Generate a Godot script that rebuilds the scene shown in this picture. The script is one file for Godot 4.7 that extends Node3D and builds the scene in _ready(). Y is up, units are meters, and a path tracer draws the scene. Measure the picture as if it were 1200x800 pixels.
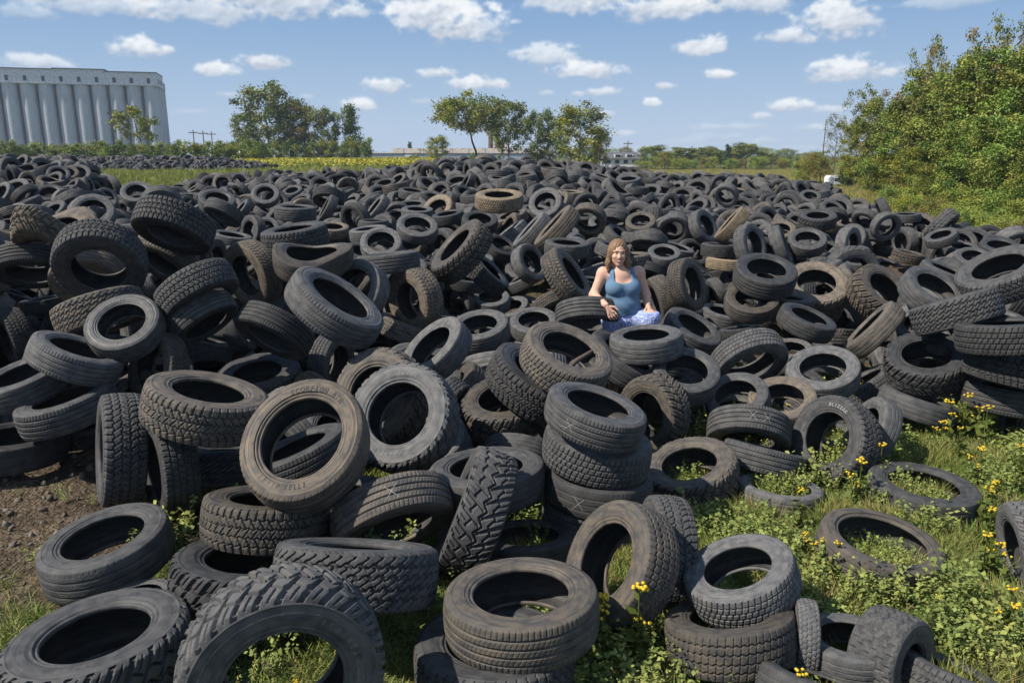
extends Node3D
# A field of scrap tyres in front of a grain elevator, late summer, sun from the left.

const EYE := Vector3(0, 2.45, 0)
const FOCAL := 900.0            # pixels of the 1200 x 800 photograph
const PITCH := 0.2376           # radians below the horizon
var rng := RandomNumberGenerator.new()
var noise := FastNoiseLite.new()
var M := {}
var used := {}

# ------------------------------------------------------------------ mesh builder
class MB:
	var v := PackedVector3Array()
	var t := PackedInt32Array()
	var c := PackedColorArray()
	var col := Color.WHITE
	var colored := false
	var uv := PackedVector2Array()
	var seam := PackedInt32Array()      # pairs of vertices that share a normal
	func add(p: Vector3) -> int:
		v.append(p)
		if colored: c.append(col)
		return v.size() - 1
	func tri(a: int, b: int, d: int) -> void:
		t.append(a); t.append(b); t.append(d)
	func quad(a: Vector3, b: Vector3, d: Vector3, e: Vector3) -> void:   # counter-clockwise seen from outside
		var i := add(a); add(b); add(d); add(e)
		tri(i, i + 2, i + 1); tri(i, i + 3, i + 2)
	func box(x: Transform3D, s: Vector3) -> void:
		var h := s * 0.5
		for f in [[Vector3(1,0,0), Vector3(0,1,0), Vector3(0,0,1)], [Vector3(0,1,0), Vector3(0,0,1), Vector3(1,0,0)], [Vector3(0,0,1), Vector3(1,0,0), Vector3(0,1,0)]]:
			for sg in [-1.0, 1.0]:
				var n: Vector3 = f[0] * sg
				var a: Vector3 = f[1] * sg
				var b: Vector3 = f[2]
				quad(x * ((n - a - b) * h), x * ((n + a - b) * h), x * ((n + a + b) * h), x * ((n - a + b) * h))
	func tube(pts: Array, radii: Array, sides: int, caps := true) -> void:
		var up := Vector3(0.13, 0.31, 0.94).normalized()
		var first := v.size()
		for k in pts.size():
			var d: Vector3 = (pts[mini(k + 1, pts.size() - 1)] - pts[maxi(k - 1, 0)]).normalized()
			var a := d.cross(up)
			if a.length() < 0.1: a = d.cross(Vector3.RIGHT)
			a = a.normalized()
			var b := d.cross(a)
			for s in sides:
				var w := TAU * s / sides
				add(pts[k] + (a * cos(w) + b * sin(w)) * radii[k])
		for k in pts.size() - 1:
			for s in sides:
				var s2 := (s + 1) % sides
				var i := first + k * sides
				tri(i + s, i + sides + s, i + s2); tri(i + s2, i + sides + s, i + sides + s2)
		if caps:
			for e in [0, pts.size() - 1]:
				var m := add(pts[e])
				var i: int = first + e * sides
				for s in sides:
					if e == 0: tri(m, i + s, i + (s + 1) % sides)
					else: tri(m, i + (s + 1) % sides, i + s)
	func grid(rows: int, cols: int, wrap: bool, flip := false) -> void:      # the last rows*cols vertices
		var f := v.size() - rows * cols
		for r in (rows if wrap else rows - 1):
			var r2 := (r + 1) % rows
			for k in cols - 1:
				var a := f + r * cols + k
				var b := f + r * cols + k + 1
				var d := f + r2 * cols + k
				var e := f + r2 * cols + k + 1
				if flip:
					tri(a, d, b); tri(b, d, e)
				else:
					tri(a, b, d); tri(b, e, d)
	func mesh(mat: Material = null) -> ArrayMesh:
		var n := PackedVector3Array()
		n.resize(v.size())
		for k in range(0, t.size(), 3):
			var a := t[k]; var b := t[k + 1]; var d := t[k + 2]
			var q := (v[d] - v[a]).cross(v[b] - v[a])
			n[a] += q; n[b] += q; n[d] += q
		for k in range(0, seam.size(), 2):
			var q := n[seam[k]] + n[seam[k + 1]]
			n[seam[k]] = q; n[seam[k + 1]] = q
		for k in n.size(): n[k] = n[k].normalized() if n[k].length_squared() > 0.0 else Vector3.UP
		var arr := []
		arr.resize(Mesh.ARRAY_MAX)
		arr[Mesh.ARRAY_VERTEX] = v; arr[Mesh.ARRAY_NORMAL] = n; arr[Mesh.ARRAY_INDEX] = t
		if colored: arr[Mesh.ARRAY_COLOR] = c
		if uv.size() == v.size(): arr[Mesh.ARRAY_TEX_UV] = uv
		var m := ArrayMesh.new()
		m.add_surface_from_arrays(Mesh.PRIMITIVE_TRIANGLES, arr)
		if mat: m.surface_set_material(0, mat)
		return m

# ------------------------------------------------------------------ scene helpers
func numbered(called: String) -> String:
	if not used.has(called):
		used[called] = 0
		return called
	used[called] += 1
	return "%s_%03d" % [called, used[called]]

func tag(o: Node3D, label := "", category := "", group := "", kind := "") -> Node3D:
	if label: o.set_meta("label", label)
	if category: o.set_meta("category", category)
	if group: o.set_meta("group", group)
	if kind: o.set_meta("kind", kind)
	return o

func thing(called: String, at: Vector3, label: String, category: String, group := "") -> Node3D:
	var o := Node3D.new()
	o.name = numbered(called)
	o.position = at
	add_child(o)
	return tag(o, label, category, group)

func part(called: String, mesh: Mesh, mat: Material, parent: Node3D, at := Transform3D()) -> MeshInstance3D:
	var o := MeshInstance3D.new()
	o.mesh = mesh
	if mat: o.material_override = mat
	o.transform = at
	o.name = numbered(called) if parent == self else called
	parent.add_child(o, true)
	return o

func copy_of(o: Node3D, called: String, at: Transform3D, label: String, group := "") -> Node3D:
	var d: Node3D = o.duplicate()
	d.name = numbered(called)
	add_child(d)
	d.transform = at
	d.set_meta("label", label)
	if group: d.set_meta("group", group)
	return d

# the direction of a photograph pixel; a point on it at a given distance north, or at a given height
func ray(px: float, py: float) -> Vector3:
	var a := (px - 600.0) / FOCAL
	var b := (400.0 - py) / FOCAL
	return Vector3(a, b * cos(PITCH) - sin(PITCH), -b * sin(PITCH) - cos(PITCH))
func at_depth(px: float, py: float, depth: float) -> Vector3:
	var d := ray(px, py)
	return EYE + d * (depth / -d.z)
func at_height(px: float, py: float, h: float) -> Vector3:
	var d := ray(px, py)
	return EYE + d * ((h - EYE.y) / d.y)
func to_pixel(p: Vector3) -> Vector3:
	var q := p - EYE
	var y := q.y * cos(PITCH) - q.z * sin(PITCH)
	var z := -(q.y * sin(PITCH) + q.z * cos(PITCH))
	return Vector3(600.0 + q.x / z * FOCAL, 400.0 - y / z * FOCAL, z)

func lin(r: float, g: float, b: float) -> Color:
	return Color(r, g, b).linear_to_srgb()

func noise_image(size: int, freq: float, octaves: int, sd: int, lo: float, hi: float, kind := FastNoiseLite.TYPE_SIMPLEX_SMOOTH) -> Image:
	var n := FastNoiseLite.new()
	n.noise_type = kind
	n.frequency = freq
	n.fractal_octaves = octaves
	n.seed = sd
	var im := n.get_seamless_image(size, size, false, false, 0.15, true)
	im.convert(Image.FORMAT_RGB8)
	if lo != 0.0 or hi != 1.0:
		var d := im.get_data()
		for k in d.size(): d[k] = int(clampf(lo + (hi - lo) * d[k] / 255.0, 0.0, 1.0) * 255.0)
		im = Image.create_from_data(size, size, false, Image.FORMAT_RGB8, d)
	return im

# a colour texture: three stops of linear colour along noise, with a second, finer noise on top
func ramp_texture(size: int, freq: float, octaves: int, sd: int, stops: Array, fine := 0.25) -> ImageTexture:
	var a := noise_image(size, freq, octaves, sd, 0, 1).get_data()
	var b := noise_image(size, 0.16, 2, sd + 50, 0, 1).get_data()
	var out := PackedByteArray()
	out.resize(size * size * 3)
	var g := Gradient.new()
	g.offsets = PackedFloat32Array(stops.map(func(s): return s[0]))
	g.colors = PackedColorArray(stops.map(func(s): return s[1]))
	var table := []
	for k in 256: table.append(g.sample(k / 255.0))
	for k in size * size:
		var c: Color = table[a[k * 3]]
		var f := 1.0 + fine * (b[k * 3] / 127.5 - 1.0)
		out[k * 3] = int(clampf(c.r * f, 0, 1) * 255.0)
		out[k * 3 + 1] = int(clampf(c.g * f, 0, 1) * 255.0)
		out[k * 3 + 2] = int(clampf(c.b * f, 0, 1) * 255.0)
	return ImageTexture.create_from_image(Image.create_from_data(size, size, false, Image.FORMAT_RGB8, out))

# worn rubber: blotches, scuffs drawn out round the tyre and fine specks, along three stops of colour
func rubber_texture(sd: int, stops: Array) -> ImageTexture:
	var size := 1024
	var a := noise_image(size, 0.007, 5, sd, 0, 1).get_data()
	var st := noise_image(512, 0.03, 4, sd + 1, 0, 1)
	st = st.get_region(Rect2i(0, 0, 128, 512))
	var wide := Image.create(256, 512, false, Image.FORMAT_RGB8)
	wide.blit_rect(st, Rect2i(0, 0, 128, 512), Vector2i(0, 0))
	st.flip_x()
	wide.blit_rect(st, Rect2i(0, 0, 128, 512), Vector2i(128, 0))
	wide.resize(size, size, Image.INTERPOLATE_CUBIC)
	var b := wide.get_data()
	var c := noise_image(size, 0.22, 3, sd + 2, 0, 1).get_data()
	var g := Gradient.new()
	g.offsets = PackedFloat32Array(stops.map(func(q): return q[0]))
	g.colors = PackedColorArray(stops.map(func(q): return q[1]))
	var table := []
	for k in 256: table.append(g.sample(k / 255.0))
	var out := PackedByteArray()
	out.resize(size * size * 3)
	for k in size * size:
		var j := k * 3
		var t: Color = table[clampi(int(0.42 * a[j] + 0.30 * b[j] + 0.28 * c[j]), 0, 255)]
		out[j] = t.r8
		out[j + 1] = t.g8
		out[j + 2] = t.b8
	return ImageTexture.create_from_image(Image.create_from_data(size, size, false, Image.FORMAT_RGB8, out))

func mat(color: Color, rough := 0.8, tex: Texture2D = null, scale := 1.0, world := false, bump: Texture2D = null, bump_cm := 0.0) -> StandardMaterial3D:
	var m := StandardMaterial3D.new()
	m.albedo_color = color
	m.roughness = rough
	m.metallic_specular = 0.35
	if tex or bump:
		m.uv1_triplanar = true
		m.uv1_world_triplanar = world
		m.uv1_scale = Vector3.ONE * scale
	if tex: m.albedo_texture = tex
	if bump:
		m.heightmap_enabled = true
		m.heightmap_texture = bump
		m.heightmap_scale = bump_cm
	return m

# ------------------------------------------------------------------ sky
const CLOUDS := [   # x, y, half width, half height in the photograph, thickness
	[110, 4, 80, 13, 0.7], [225, 10, 80, 18, 0.8], [330, 2, 100, 20, 0.85], [410, 14, 34, 8, 0.7], [512, 18, 72, 32, 1.0], [560, 30, 46, 18, 0.8],
	[680, 0, 80, 15, 0.85], [775, 8, 80, 18, 0.9], [880, 2, 70, 15, 0.85], [20, 12, 34, 9, 0.45], [988, 20, 52, 26, 1.2], [918, 42, 40, 11, 0.9], [820, 54, 36, 12, 1.0],
	[998, 82, 52, 17, 1.3], [168, 57, 36, 13, 1.1], [248, 80, 26, 9, 1.0], [312, 71, 36, 10, 1.3], [453, 99, 30, 9, 1.2], [560, 98, 46, 10, 1.2], [510, 85, 25, 7, 0.9],
	[640, 66, 46, 14, 0.8], [690, 82, 52, 11, 1.0], [922, 124, 30, 7, 1.0], [890, 135, 14, 5, 0.8], [975, 127, 20, 5, 0.7], [706, 107, 20, 5, 0.8], [765, 119, 11, 5, 1.0],
	[780, 100, 15, 5, 0.9], [731, 155, 24, 5, 0.8], [420, 122, 20, 7, 1.0], [40, 72, 40, 9, 0.8], [845, 86, 18, 6, 1.0], [712, 132, 14, 4, 0.7], [800, 5, 40, 10, 0.7],
	[950, 149, 18, 4, 0.6], [840, 160, 40, 5, 0.35], [900, 165, 50, 5, 0.4], [262, 110, 16, 4, 0.7], [640, 108, 12, 4, 0.6], [675, 109, 10, 4, 0.7], [360, 112, 14, 4, 0.4], [1100, 2, 60, 8, 0.5], [770, 175, 60, 5, 0.3], [500, 118, 30, 4, 0.3], [860, 148, 50, 4, 0.4], [930, 172, 60, 4, 0.35], [800, 165, 40, 4, 0.3], [560, 150, 40, 4, 0.25], [230, 130, 30, 4, 0.3],
]

func sky_texture() -> ImageTexture:
	var w := 4096
	var h := 2048
	var im := Image.create(w, h, false, Image.FORMAT_RGB8)
	var g := Gradient.new()
	g.offsets = PackedFloat32Array([0.0, 2.0 / 90, 5.5 / 90, 10.5 / 90, 20.0 / 90, 45.0 / 90, 1.0])
	g.colors = PackedColorArray([lin(0.45, 0.545, 0.67), lin(0.41, 0.52, 0.67), lin(0.31, 0.44, 0.62), lin(0.195, 0.335, 0.56), lin(0.125, 0.26, 0.52), lin(0.085, 0.20, 0.43), lin(0.07, 0.165, 0.37)])
	for y in h / 2:
		im.fill_rect(Rect2i(0, y, w, 1), g.sample(1.0 - (y + 0.5) / (h / 2)))
	im.fill_rect(Rect2i(0, h / 2, w, h / 2), lin(0.22, 0.25, 0.24))
	var n := FastNoiseLite.new()
	n.frequency = 0.02
	n.fractal_octaves = 5
	n.fractal_gain = 0.55
	n.seed = 11
	var spots := []
	for c in CLOUDS:
		var d := ray(c[0], c[1]).normalized()
		var u := atan2(d.x, -d.z) / TAU * w
		var v := acos(d.y) / PI * h
		var k := w / TAU / FOCAL * 0.97
		spots.append([u, v, c[2] * k, c[3] * k, c[4], 1])
	rng.seed = 77
	for k in 150:                              # the same fair-weather clouds all round
		var el := deg_to_rad(1.5 + 52.0 * pow(rng.randf(), 1.6))
		var u := rng.randf() * w
		var s := (12.0 + 150.0 * sin(el) * rng.randf_range(0.6, 1.4))
		if (u < 420 or u > w - 420) and el < deg_to_rad(13.5): continue
		spots.append([u, (0.5 - el / PI) * h, s * rng.randf_range(1.0, 1.8), s * rng.randf_range(0.3, 0.6), rng.randf_range(0.6, 1.2), 4])
	for s in spots:
		var q: int = s[5]
		var rx: float = s[2] * 1.4
		var ry: float = s[3] * 1.5
		for y in range(maxi(0, int(s[1] - ry)), mini(h / 2, int(s[1] + ry) + 1), q):
			for x in range(int(s[0] - rx), int(s[0] + rx) + 1, q):
				var dx: float = (x - s[0]) / s[2]
				var dy: float = (y - s[1]) / s[3]
				var low := dy > 0.0
				var e := 1.0 - sqrt(dx * dx + dy * dy * (1.5 if low else 0.85))
				if e < -0.45: continue
				var f := 0.55 * n.get_noise_2d(x * 0.9, y * 1.7) + 0.4 * n.get_noise_2d(x * 2.6 + 900, y * 4.2) + 0.22 * n.get_noise_2d(x * 6.0 + 400, y * 9.0)
				var a := smoothstep(-0.02, 0.56, e + f * 1.1) * minf(1.0, s[4])
				if a <= 0.005: continue
				var lit := clampf(0.60 - 0.75 * dy - 0.6 * (n.get_noise_2d(x * 2.0 + 4, y * 3.4 + 6) - n.get_noise_2d(x * 2.0, y * 3.4)) + 0.5 * f, 0.0, 1.0)
				var cl := lin(0.43, 0.475, 0.56).lerp(lin(0.86, 0.87, 0.88), lit)
				var xx := posmod(x, w)
				if q == 1: im.set_pixel(xx, y, im.get_pixel(xx, y).lerp(cl, a * 0.92))
				else: im.fill_rect(Rect2i(xx, y, q, q), im.get_pixel(xx, y).lerp(cl, a * 0.92))
	return ImageTexture.create_from_image(im)

func camera_and_light() -> void:
	var cam := Camera3D.new()
	cam.name = "camera"
	cam.fov = rad_to_deg(2.0 * atan(400.0 / FOCAL))
	cam.near = 0.05
	cam.far = 4000.0
	add_child(cam)
	cam.position = EYE
	cam.rotation.x = -PITCH
	cam.current = true
	var env := Environment.new()
	env.background_mode = Environment.BG_SKY
	var pano := PanoramaSkyMaterial.new()
	pano.panorama = sky_texture()
	var sky := Sky.new()
	sky.sky_material = pano
	env.sky = sky
	env.background_energy_multiplier = 0.80
	env.tonemap_mode = Environment.TONE_MAPPER_LINEAR
	env.tonemap_exposure = 1.45
	env.fog_enabled = true
	env.fog_density = 0.00035
	env.fog_light_color = Color(0.80, 0.87, 0.95)
	env.sdfgi_enabled = true
	env.ssao_enabled = true
	env.ssil_enabled = true
	var we := WorldEnvironment.new()
	we.name = "environment"
	we.environment = env
	add_child(we)
	var sun := DirectionalLight3D.new()
	sun.name = "sun"
	sun.light_energy = 1.55
	sun.light_color = Color(1.0, 0.965, 0.91)
	sun.light_angular_distance = 0.5
	sun.shadow_enabled = true
	add_child(sun)
	sun.look_at_from_position(Vector3(-0.86, 0.98, 0.30) * 50.0, Vector3.ZERO)

# ------------------------------------------------------------------ ground
func pile_height(x: float, z: float) -> float:
	var d := -z
	var steps := [[5.0, 0.0], [5.6, 0.35], [6.6, 0.75], [7.7, 1.0], [9.0, 0.98], [12.5, 1.04], [14.4, 1.22], [16.0, 1.47], [19.0, 1.80], [22.0, 2.18], [26.0, 2.28], [29.5, 0.6], [31.5, 0.0]]
	if d <= 5.0 or d >= 31.5: return 0.0
	var p := 0.0
	for k in steps.size() - 1:
		if d >= steps[k][0] and d < steps[k + 1][0]:
			p = lerpf(steps[k][1], steps[k + 1][1], (d - steps[k][0]) / (steps[k + 1][0] - steps[k][0]))
	p += 0.42 * smoothstep(-1.0, -3.6, x) * smoothstep(5.8, 6.8, d) * (1.0 - smoothstep(8.5, 11.5, d))
	p *= clampf(1.0 - (x - 8.2) / 5.5, 0.0, 1.0)
	p += 0.32 * exp(-(pow((x - 0.2) / 1.4, 2.0) + pow((z + 12.6) / 1.3, 2.0)))
	var b := x / d
	p -= smoothstep(13.0, 19.0, d) * (0.62 * exp(-pow((b + 0.46) / 0.06, 2.0)) + 0.40 * smoothstep(-0.06, -0.22, b) - 0.45 * smoothstep(-0.51, -0.57, b) + 0.46 * smoothstep(0.0, 0.22, b) + 0.06)
	p += 0.10 * noise.get_noise_2d(x * 9.0, z * 9.0)
	return maxf(p, 0.0)

func far_heap(x: float, z: float) -> float:
	var a := smoothstep(-58.0, -50.0, x) * (1.0 - smoothstep(-25.0, -18.0, x))
	return a * 1.05 * exp(-pow((z + 66.0) / 4.5, 2.0)) * (0.85 + 0.3 * noise.get_noise_2d(x * 2.0, z * 2.0))

func rise(x: float, d: float) -> float:       # the fields behind lie a little higher on the left
	return 1.05 * smoothstep(34.0, 58.0, d) * smoothstep(0.06, -0.12, x / maxf(d, 1.0))

func ground_height(x: float, z: float) -> float:
	var h := 0.0
	var d := -z
	if d < 40.0:
		h = 0.045 * noise.get_noise_2d(x * 14.0, z * 14.0) + 0.02 * noise.get_noise_2d(x * 60.0, z * 60.0)
		h *= smoothstep(40.0, 20.0, d)
		var under := minf(minf(pile_height(x, z), pile_height(x + 0.8, z)), minf(pile_height(x - 0.8, z), minf(pile_height(x, z + 0.9), pile_height(x, z - 0.9))))
		h += maxf(0.0, under - 0.75) * smoothstep(9.5, 13.0, d)
	elif d < 90.0:
		h = maxf(0.0, far_heap(x, z) - 0.25)
	return h + rise(x, d)

func bare(x: float, z: float) -> float:      # how much of the ground is bare earth
	var n := noise.get_noise_2d(x * 22.0 + 40.0, z * 22.0)
	var b := exp(-(pow((x + 3.5) / 2.0, 2.0) + pow((z + 5.3) / 1.1, 2.0))) * 2.4
	b += 0.55 * smoothstep(-0.8, -1.6, x) * smoothstep(-8.0, -6.0, z) * 0.8
	b += smoothstep(6.2, 7.5, -z) * 1.2 * (1.0 - smoothstep(29.0, 31.0, -z)) * (1.0 - smoothstep(10.5, 13.0, x))
	return clampf(b + n * 0.7 - 0.15, 0.0, 1.0) * (1.0 if x < 0.8 or -z > 6.6 else 0.55)

func ground() -> void:
	var xs := PackedFloat32Array()
	var zs := PackedFloat32Array()
	var x := 0.0
	var st := 0.1
	var half := [0.0]
	while x < 900.0:
		x += st
		if x > 6.0: st *= 1.12
		if x > 6.0 and x < 14.0: st = minf(st, 0.4)
		half.append(x)
	for k in range(half.size() - 1, 0, -1): xs.append(-half[k])
	for k in half.size(): xs.append(half[k])
	zs.append(40.0); zs.append(10.0); zs.append(3.0)
	var z := 0.0
	st = 0.1
	while z > -1600.0:
		zs.append(z)
		if z < -9.0: st *= 1.1
		if z > -32.0: st = minf(st, 0.35)
		elif z > -85.0: st = minf(st, 1.2)
		z -= st
	var mb := MB.new()
	mb.colored = true
	for zz in zs:
		for xx in xs:
			var b := bare(xx, zz) if zz > -60.0 else 0.0
			var n := noise.get_noise_2d(xx * 3.0, zz * 3.0)
			var g := Color(0.085, 0.105, 0.03).lerp(Color(0.14, 0.14, 0.05), clampf(0.5 + n, 0, 1))
			if zz < -30.0: g = Color(0.22, 0.20, 0.06).lerp(Color(0.15, 0.165, 0.045), clampf(0.5 + n, 0, 1))
			mb.col = g.lerp(Color(0.175, 0.138, 0.102).lerp(Color(0.105, 0.082, 0.062), clampf(0.5 + 1.3 * noise.get_noise_2d(xx * 31.0, zz * 31.0), 0, 1)), b)
			mb.add(Vector3(xx, ground_height(xx, zz), zz))
	mb.grid(zs.size(), xs.size(), false, true)
	var tex := ramp_texture(512, 0.02, 5, 3, [[0.0, Color(0.52, 0.5, 0.47)], [0.5, Color(0.8, 0.8, 0.78)], [1.0, Color(1, 1, 1)]], 0.35)
	var m := mat(Color.WHITE, 0.95, tex, 0.9, true, ImageTexture.create_from_image(noise_image(512, 0.05, 5, 8, 0, 1)), 3.0)
	m.vertex_color_use_as_albedo = true
	m.metallic_specular = 0.15
	tag(part("ground", mb.mesh(m), null, self), "", "", "", "structure")

# ------------------------------------------------------------------ tyres
const KIND := {   # width and rim radius for an outer diameter of 1, depth of the tread
	"rib": [0.31, 0.305, 0.014], "at": [0.34, 0.285, 0.018], "mud": [0.35, 0.285, 0.025], "sbl": [0.36, 0.29, 0.018], "win": [0.31, 0.30, 0.015], "zig": [0.33, 0.295, 0.015],
	"worn": [0.30, 0.31, 0.009], "turf": [0.55, 0.235, 0.022], "hex": [0.30, 0.29, 0.014], "low": [0.34, 0.318, 0.010], "small": [0.22, 0.31, 0.010], "thin": [0.27, 0.352, 0.010], "crushed": [0.30, 0.31, 0.006], "bent": [0.34, 0.27, 0.020]}
const TREAD_WORDS := {"rib": "straight-ribbed", "at": "blocky all-terrain", "mud": "deep-lugged off-road", "sbl": "wavy-block", "win": "fine-blocked winter", "zig": "zigzag-grooved", "worn": "smooth worn", "turf": "wide turf-block", "hex": "honeycomb-tread", "low": "low-profile", "small": "small thin", "thin": "thin low-walled", "crushed": "collapsed smooth", "bent": "bent knobbly"}
const TINT_WORDS := {"d": "black", "g": "grey", "b": "brown-dusted", "t": "tan-dusty", "y": "yellow-stained"}
var tyres := {}          # kind -> [fine parts, plain parts, whole plain mesh]

func gv(d: float, hw: float, soft := 0.0028) -> float:
	return 1.0 - smoothstep(hw - soft, hw + soft, absf(d))
func line(u: float, n: float, off: float) -> float:      # distance to the nearest of n lines across the tread
	return (fposmod(u * n + off + 0.5, 1.0) - 0.5) / n * PI
func cells(u: float, y: float, n: float, pitch: float, jitter: float) -> float:      # distance to the border between staggered blocks
	var px := u * n
	var py := y / pitch
	var best := 9.0
	var second := 9.0
	for j in range(-1, 2):
		var cy := roundf(py) + j
		var half := 0.5 * posmod(int(cy), 2)
		for i in range(-1, 2):
			var k := roundf(px - half) + i
			var w := fposmod(k, n) * 12.9 + cy * 78.2
			var dx := (px - k - half - jitter * sin(w * 3.7)) * PI / n
			var dy := (py - cy - jitter * sin(w * 1.3 + 2.0)) * pitch * 0.9
			var dd := maxf(absf(dx), absf(dy)) + 0.38 * minf(absf(dx), absf(dy))
			if dd < best:
				second = best
				best = dd
			elif dd < second: second = dd
	return (second - best) * 0.5
func saw(t: float) -> float:
	return absf(fposmod(t, 1.0) * 2.0 - 1.0) * 2.0 - 1.0

func tread(kind: String, u: float, s: float, h: float) -> float:      # 0 on the blocks, 1 in the grooves; h is half the tread's width
	var y := s * h
	var a := absf(s)
	var g := 0.0
	match kind:
		"rib":
			for q in [-0.6, -0.2, 0.2, 0.6]: g = maxf(g, gv(y - q * h, 0.0055))
			if a > 0.68: g = maxf(g, 0.6 * gv(line(u, 84, 0.2 * s), 0.003, 0.003) * (1.0 - smoothstep(1.05, 1.12, a)))
			elif a < 0.6: g = maxf(g, 0.35 * gv(line(u, 96, 2.0 * s), 0.002, 0.003))
		"low":
			for q in [-0.5, 0.0, 0.5]: g = maxf(g, gv(y - q * h, 0.0065))
			if a > 0.5: g = maxf(g, 0.7 * gv(line(u, 60, 0.9 * a * a), 0.003, 0.003) * (1.0 - smoothstep(1.05, 1.15, a)))
		"worn", "crushed", "thin":
			for q in [-0.45, 0.0, 0.45]: g = maxf(g, 0.7 * gv(y - q * h, 0.004))
			if a > 0.8: g = maxf(g, 0.4 * gv(line(u, 70, 0.0), 0.003, 0.003) * (1.0 - smoothstep(1.0, 1.1, a)))
		"zig":
			for q in [-0.62, -0.22, 0.22, 0.62]: g = maxf(g, gv(y - q * h - 0.007 * saw(u * 56 + q), 0.005))
			g = maxf(g, 0.7 * gv(line(u, 56, 0.5 * s), 0.003, 0.003) * (1.0 - smoothstep(1.05, 1.15, a)))
		"win":
			var row := floorf((s + 1.0) * 2.5)
			for q in [-0.6, -0.2, 0.2, 0.6]: g = maxf(g, gv(y - q * h, 0.0045))
			g = maxf(g, gv(line(u, 58, row * 0.37 + (0.35 * s if a > 0.6 else 0.8 * s)), 0.0045) * (1.0 - smoothstep(1.06, 1.14, a)))
		"sbl":
			for q in [-0.6, -0.2, 0.2, 0.6]: g = maxf(g, gv(y - q * h - 0.013 * sin(u * TAU * 40 + q * 9.0), 0.0055))
			var r2 := floorf((s - 0.013 / h * sin(u * TAU * 40) + 1.0) * 2.5)
			g = maxf(g, gv(line(u, 40, r2 * 0.5 + 0.22 * sin(s * 2.5 * TAU)), 0.006) * (1.0 - smoothstep(1.05, 1.12, a)))
		"at":
			var z := 0.009 * saw(u * 48.0)
			var sz := s - z / h
			var r4 := 0
			for q in [-0.63, -0.22, 0.22, 0.63]:
				g = maxf(g, gv(y - z - q * h, 0.0042, 0.0026))
				if sz > q: r4 += 1
			var slope := 1.5 if r4 % 2 == 0 else -1.5
			if a > 0.63: slope = 0.35 * signf(s)
			g = maxf(g, gv(line(u, 48, 0.37 * r4 + slope * s), 0.0062 if a > 0.63 else 0.0046, 0.0026) * (1.0 - smoothstep(1.12, 1.2, a)))
			g = maxf(g, 0.4 * gv(line(u, 96, 0.5 + 0.74 * r4 - slope * s), 0.0012, 0.003) * (1.0 - smoothstep(0.9, 1.0, a)))
		"mud", "bent":
			g = gv(y - 0.022 * saw(u * 28), 0.008)
			g = maxf(g, gv(line(u, 28, 0.9 * a + (0.5 if s > 0.0 else 0.0)), 0.0105 + 0.006 * a) * (1.0 - smoothstep(1.16, 1.2, a)))
			g = maxf(g, gv(y - 0.52 * signf(s) * h - 0.016 * saw(u * 28 + 0.3 * signf(s)), 0.0075))
			if a > 0.62: g = maxf(g, 0.75 * gv(line(u, 28, 0.5 + 0.9 * a + (0.5 if s > 0.0 else 0.0)), 0.0045) * (1.0 - smoothstep(1.05, 1.12, a)))
		"turf":
			var r3 := floorf((s + 1.0) * 3.0)
			for q in [-0.667, -0.333, 0.0, 0.333, 0.667]: g = maxf(g, gv(y - q * h - 0.012 * signf(sin(u * TAU * 26)), 0.009))
			g = maxf(g, gv(line(u, 26, r3 * 0.5), 0.012) * (1.0 - smoothstep(1.05, 1.1, a)))
		"hex":
			g = gv(cells(u, y, 44.0, 0.062, 0.0), 0.006, 0.004)
		_:
			for q in [-0.5, 0.0, 0.5]: g = maxf(g, gv(y - q * h, 0.006))
	return g

func warp(kind: String, p: Vector3) -> Vector3:
	if kind == "crushed":
		var w := atan2(p.z, p.x)
		var f := 1.0 + 0.10 * cos(3.0 * w) + 0.06 * cos(2.0 * w + 0.5)
		return Vector3(p.x * f, p.y + 0.35 * (p.x * p.x - p.z * p.z), p.z * f * 0.9)
	if kind == "bent":
		return Vector3(p.x * 1.06, p.y * 0.86 + 0.75 * p.x * p.x - 0.5 * p.z * p.z - 0.03, p.z * 0.82)
	return p

func stitch(mb: MB, rows: int, cols: int) -> void:
	for k in cols:
		mb.seam.append(k); mb.seam.append(rows * cols + k)

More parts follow.
